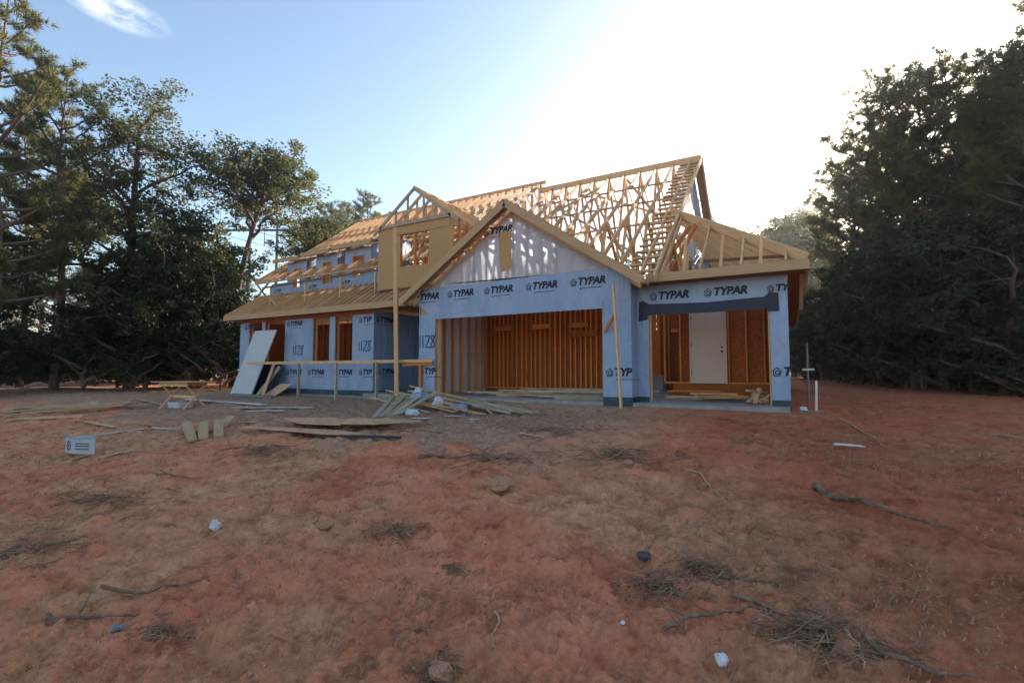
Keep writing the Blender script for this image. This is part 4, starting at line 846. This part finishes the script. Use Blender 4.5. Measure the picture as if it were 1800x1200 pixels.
def mk_tree(name, spec, loc, rz, label, cat='tree', group=None, sc=1.):
    q, V, F, k, lm = spec; root = empty(name, loc, rz, label=label, cat=cat, group=group); root.scale = (sc,) * 3
    q.build('trunk', M['bark'], root, smooth=True); me = arr_mesh('crown', V, F, k, M[lm]); o = bpy.data.objects.new('crown', me); COL.objects.link(o); o.parent = root; return root
def clone(root, loc, rz, sc, label, group=None, mat_=None):
    c = copy_tree(root); c.location = loc; c.rotation_euler = (0, 0, rz); c.scale = (sc * random.uniform(.93, 1.07), sc * random.uniform(.93, 1.07), sc); c['label'] = label
    if group: c['group'] = group
    elif 'group' in c.keys(): del c['group']
    return c
def at(X, Z, d=-.05): x, y = cw(X, Z); return Vector((x, y, gz0(x, y) + d))
def px(xp, Z): return (xp - 900) / 850 * Z
def base_h(yp, Z): return (650 - yp) / 850 * Z + .73 + .3   # tree height for a top seen at image row yp
# --- prototypes, each placed as a named tree
ZL = 19
pA = mk_tree('pine_tree', pine(11, 17.0, .18, 3.7, 52, inner=.5), at(px(-18, ZL), ZL), .3, 'tall pine with reddish trunk at the left edge of the yard', 'tree')
pB = mk_tree('pine_tree', pine(12, 15.4, .25, 3.2, 46, inner=.5), at(px(100, 22.5), 22.5), 1.3, 'second pine from the left with a pointed tip against the sky', 'tree')
pC = mk_tree('pine_tree', pine(13, 15.0, .36, 2.9, 50, inner=.45), at(px(1715, 21), 21), 2.1, 'highest pine of the right wood with upright needle tufts', 'tree')
pD = mk_tree('pine_tree', pine(14, 15.6, .34, 2.9, 62, inner=.4), at(px(1610, 24), 24), 4.1, 'rounded pine left of the highest one in the right wood', 'tree')
oA = mk_tree('oak_tree', broad(21, 15.8, .30, 4.5, 14, .095, 185, 85), at(px(225, 24), 24), .4, 'loose crowned oak between the left pines and the dark mass', 'tree')
oB = mk_tree('oak_tree', broad(22, 14.8, .56, 3.9, 12, .10, 215, 85, 'leaf', 2.0), at(px(408, 27), 27), YAW, 'big rounded oak rising left of the house roof', 'tree')
oC = mk_tree('oak_tree', broad(23, 10.5, .10, 3.9, 15, .10, 200, 80, 'shade_leaf'), at(px(305, 24), 24), 3.2, 'dark low branched oak between the two bigger oaks', 'tree')
bA = mk_tree('shrub', broad(31, 3.2, .02, 2.3, 13, .08, 110, 80, 'shade_leaf'), at(px(150, 22), 22), 1.0, 'dark shrub at the left edge of the wood beside the lumber heap', 'shrub')
bB = mk_tree('young_tree', broad(32, 6.5, .03, 2.9, 16, .10, 170, 80, 'shade_leaf'), at(px(255, 22.5), 22.5), 2.0, 'dark young tree behind the workbench', 'tree')
pE = mk_tree('pine_tree', pine(15, 14.5, .35, 2.5, 44, inner=.4), at(px(1500, 31), 31), 5.1, 'slender pine at the bright edge of the right wood', 'tree')
# left named ones
clone(oC, at(px(300, 28), 28), 1.2, .92, 'dark oak just left of the big rounded oak'); clone(oB, at(px(520, 33), 33), YAW + .3, .86, 'pale loose oak at the right flank of the big rounded oak')
clone(pD, at(px(572, 44), 44), .5, 1.03, 'pine behind the left roof slope'); clone(pE, at(px(642, 50), 50), 1.5, 1.34, 'distant pine with a needle tuft just left of the roof dormer'); clone(pB, at(px(606, 47), 47), 3.5, 1.08, 'pine standing between two others behind the left roof slope')
clone(oC, at(px(560, 46), 46), 4.5, .9, 'dark oak behind the left end of the roof')
clone(pC, at(px(40, 26), 26), 2.7, .98, 'pine behind the two leftmost pines'); clone(oB, at(px(165, 31), 31), 4.0, .95, 'oak behind the loose crowned oak at left')
GW = 'trees filling the left wood behind the front row'
for i, (x, Z, s, pr_) in enumerate(((205, 26, .75, bB), (290, 25, 1.25, bB), (345, 26, 1.15, bB), (352, 26, .95, bB), (165, 29, .7, bB), (300, 38, 1.0, bB), (290, 31, .9, oC), (340, 34, .85, oC), (110, 34, .6, bB), (325, 33, 1.4, bB), (60, 38, .6, bB), (330, 36, 1.0, oC), (-60, 24, 1.2, bB), (-120, 21, 1., oC), (20, 30, .6, bB), (-160, 26, 1, pB))):
    clone(pr_, at(px(x, Z), Z), i * 1.7, s, 'dark tree filling the left wood behind its front row', GW)
for i, (x, Z, s, lb) in enumerate(((235, 21.5, .7, 'low dark shrub left of the workbench'), (395, 23, .95, 'shrub between the workbench and the leaning white panel'), (330, 23.5, 1.0, 'shrub directly behind the workbench'), (40, 24, .75, 'low shrub behind the lumber heap at the left edge'), (-30, 20, .8, 'shrub at the foot of the leftmost pine'), (95, 23, .6, 'small shrub between the lumber heap and the far pale building'), (425, 26, .95, 'shrub at the left corner of the house behind the white panel'))):
    clone(bA, at(px(x, Z), Z), i * 2.1, s, lb)
# right wood
GB = 'low bushes closing the view under the woods'
for i in range(34):
    x = -260 + i * 25 if i < 26 else 1420 + (i - 26) * 60; Z = random.uniform(34, 40) if i < 26 else random.uniform(44, 56)
    clone(bA, at(px(x, Z), Z, -.75), i * 1.7, random.uniform(.8, 1.1) if i < 26 else 1.5, 'low dark bush deep behind the tree trunks', GB)
for i in range(16):
    x = 1425 + i * 27; Z = 46 - (x - 1425) / 400 * 20
    clone(bA, at(px(x, Z), Z, -.75), i * 1.3, 1.1, 'low dark bush deep behind the tree trunks', GB)
GR = 'pines filling the right wood'
row = [(1800, 19.0, pD, .88, 'pine at the right edge of the picture'), (1860, 17, pE, .9, None), (1545, 27.5, pB, 1.13, 'drooping pine between the slender and rounded pines at right'), (1505, 36, pC, 1.0, 'shorter pine where the right wood steps down to the glare'), (1468, 42, pE, 1.30, 'thin pine low in the glare at the left end of the right wood'), (1660, 23, pB, 1.02, 'pine between the highest and the rounded pines at right'), (1770, 22, pE, 1.06, 'pine right of the highest one'), (1580, 30, pC, 1.08, None), (1740, 26, pB, .95, None), (1690, 29, pD, .95, None), (1830, 25, pC, 1.1, None), (1900, 21, pB, 1.1, None), (1640, 33, pE, 1.0, None), (1960, 17, pD, 1.0, None), (1560, 38, pD, .9, None), (1780, 32, pB, 1., None), (1700, 38, pC, 1., None), (1900, 30, pD, 1.1, None), (2020, 22, pC, 1.1, None)]
for i, (x, Z, pr_, s, lb) in enumerate(row): clone(pr_, at(px(x, Z), Z), i * 1.3 + .4, s, lb or 'dark pine standing deep in the right wood', None if lb else GR)
GU = 'dark undergrowth trees under the right pines'
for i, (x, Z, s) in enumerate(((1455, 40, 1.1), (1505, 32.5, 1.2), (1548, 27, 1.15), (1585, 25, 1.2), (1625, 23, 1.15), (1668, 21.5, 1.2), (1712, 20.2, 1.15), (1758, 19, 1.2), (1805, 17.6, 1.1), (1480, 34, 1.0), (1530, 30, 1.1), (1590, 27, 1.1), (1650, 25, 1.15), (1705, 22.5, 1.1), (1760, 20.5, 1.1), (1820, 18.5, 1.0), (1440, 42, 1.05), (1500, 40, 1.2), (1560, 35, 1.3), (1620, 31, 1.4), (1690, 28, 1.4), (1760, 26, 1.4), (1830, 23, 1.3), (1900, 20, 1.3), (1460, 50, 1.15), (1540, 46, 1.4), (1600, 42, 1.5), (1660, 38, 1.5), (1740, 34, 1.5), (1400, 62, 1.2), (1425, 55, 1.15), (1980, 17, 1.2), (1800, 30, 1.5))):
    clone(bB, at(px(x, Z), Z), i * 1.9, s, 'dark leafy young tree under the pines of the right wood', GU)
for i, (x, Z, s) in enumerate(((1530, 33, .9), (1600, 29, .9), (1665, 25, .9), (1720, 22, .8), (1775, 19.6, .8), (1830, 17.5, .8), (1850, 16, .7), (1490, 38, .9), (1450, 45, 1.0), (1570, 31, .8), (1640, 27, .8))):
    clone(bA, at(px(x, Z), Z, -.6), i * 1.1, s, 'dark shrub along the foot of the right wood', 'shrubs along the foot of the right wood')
# thin dead trunks in the dark wood
q = MB(); tk = None
for i in range(16):
    x = 1470 + i * 21 + random.uniform(-8, 8); Z = 33 - (x - 1470) / 330 * 13 + random.uniform(0, 2); 
    if tk is None:
        q.tube([(0, 0, -.3), (.05, .03, 3), (.1, -.03, 6.5), (.02, 0, 9.5)], [.10, .09, .07, .03], 7); tk = q.build('bare_trunk', M['bark'], smooth=True)
        o = tk
    else: o = tk.copy(); COL.objects.link(o)
    o.location = at(px(x, Z), Z); o.rotation_euler = (random.uniform(-.03, .03), random.uniform(-.03, .03), i); tag(o, 'thin bare trunk in the dark right wood', 'tree trunk', 'bare trunks in the right wood')
# far treeline behind the house
GF = 'distant trees beyond the house'
for i in range(40):
    x = -150 + i * 42 + random.uniform(-12, 12); Z = random.uniform(66, 82); pr_ = random.choice((oA, oB, pB, pE, oC)); hh = {oA: 13.5, oB: 13.6, pB: 14, pE: 12.5, oC: 10.5}[pr_]
    yt = 430 if x > 1230 else 470; s = base_h(yt + random.uniform(-25, 25), Z) / hh
    if x > 1460: continue
    if 400 < x < 540: s *= .42
    clone(pr_, at(px(x, Z), Z), i * 2.3, s, 'distant tree in the low line beyond the house', GF)
for i, (x, Z, yt) in enumerate(((1390, 58, 400), (1340, 62, 418), (1430, 52, 392), (1290, 66, 425), (1255, 68, 400), (1365, 70, 405), (1410, 66, 395))):
    clone((oA, oB)[i % 2], at(px(x, Z), Z), i, base_h(yt, Z) / 13.5, 'sunlit distant tree between the roof corner and the right wood', 'sunlit trees right of the roof')

# ------------------------------------------------------------------ power line frame and far building
ZP_ = 60; hf = empty('power_pole_frame', at(px(457, ZP_), ZP_), YAW, label='two pole power line frame with crossed braces left of the roof', cat='power pole')
for s in (-1, 1): q = MB(); q.tube([(s * 1.75, 0, -.5), (s * 1.7, 0, 19.5)], [.24, .15], 8); q.build('pole', M['pole'], hf)
for s in (-1, 1): q = MB(); q.beam((-1.7 * s, .02 * s, 13.0), (1.7 * s, .02 * s, 8.6), .12, .2); q.build('cross_brace', M['pole'], hf)
q = MB(); q.beam((-5.2, .22, 18.6), (5.2, .22, 18.6), .14, .25); q.build('cross_arm', M['pole'], hf)
for x in (-5, 0, 5):
    q = MB(); q.tube([(x, .22, 18.5), (x, .22, 16.6)], [.05, .08], 6); q.build('insulator', M['metal'], hf)
    q = MB(); q.tube([(x - 60, .2 + 20, 15.4), (x - 30, 10, 15.4), (x, .22, 16.6), (x + 30, -10, 15.2), (x + 60, -20, 15.2)] if False else [(x + t_ * 2, .22 + t_ * 10, 16.6 - 1.6 * math.sin(PI * abs(t_) / 8)) for t_ in range(-2, 9)], [.03] * 11, 4); q.build('power_line', M['pole'], hf)
fb = empty('far_house', at(px(55, 62), 62), YAW, label='pale low house glimpsed through the trees at the far left', cat='house')
q = MB(); q.box(-9, 9, -3, 3, -.3, 2.7); q.build('wall', M['far_wall'], fb); q = MB(); q.prism([(-9.4, -3.4, 2.702), (-9.4, 3.4, 2.702), (-9.4, 0, 4.4)], (18.8, 0, 0)); q.build('roof', M['far_roof'], fb)
for x in (-6, -2, 2.5, 6): q = MB(); q.box(x - .6, x + .6, -3.03, -3.002, .8, 2.0); q.build('window', M['ink'], fb)

# ------------------------------------------------------------------ thin scattering volume added for the veil of low sun glare
hm = bpy.data.materials.new('glare_haze'); hm.use_nodes = True; hn = hm.node_tree; hn.nodes.remove(hn.nodes['Principled BSDF'])
pv = hn.nodes.new('ShaderNodeVolumePrincipled'); pv.inputs['Density'].default_value = .0013; pv.inputs['Anisotropy'].default_value = .86; pv.inputs['Color'].default_value = (.92, .92, .92, 1)
hn.links.new(pv.outputs[0], hn.nodes['Material Output'].inputs['Volume'])
hb = MB(); hb.box(-160, 120, -60, 200, -3.5, 26); o = hb.build('glare_haze', hm); tag(o, kind='stuff')
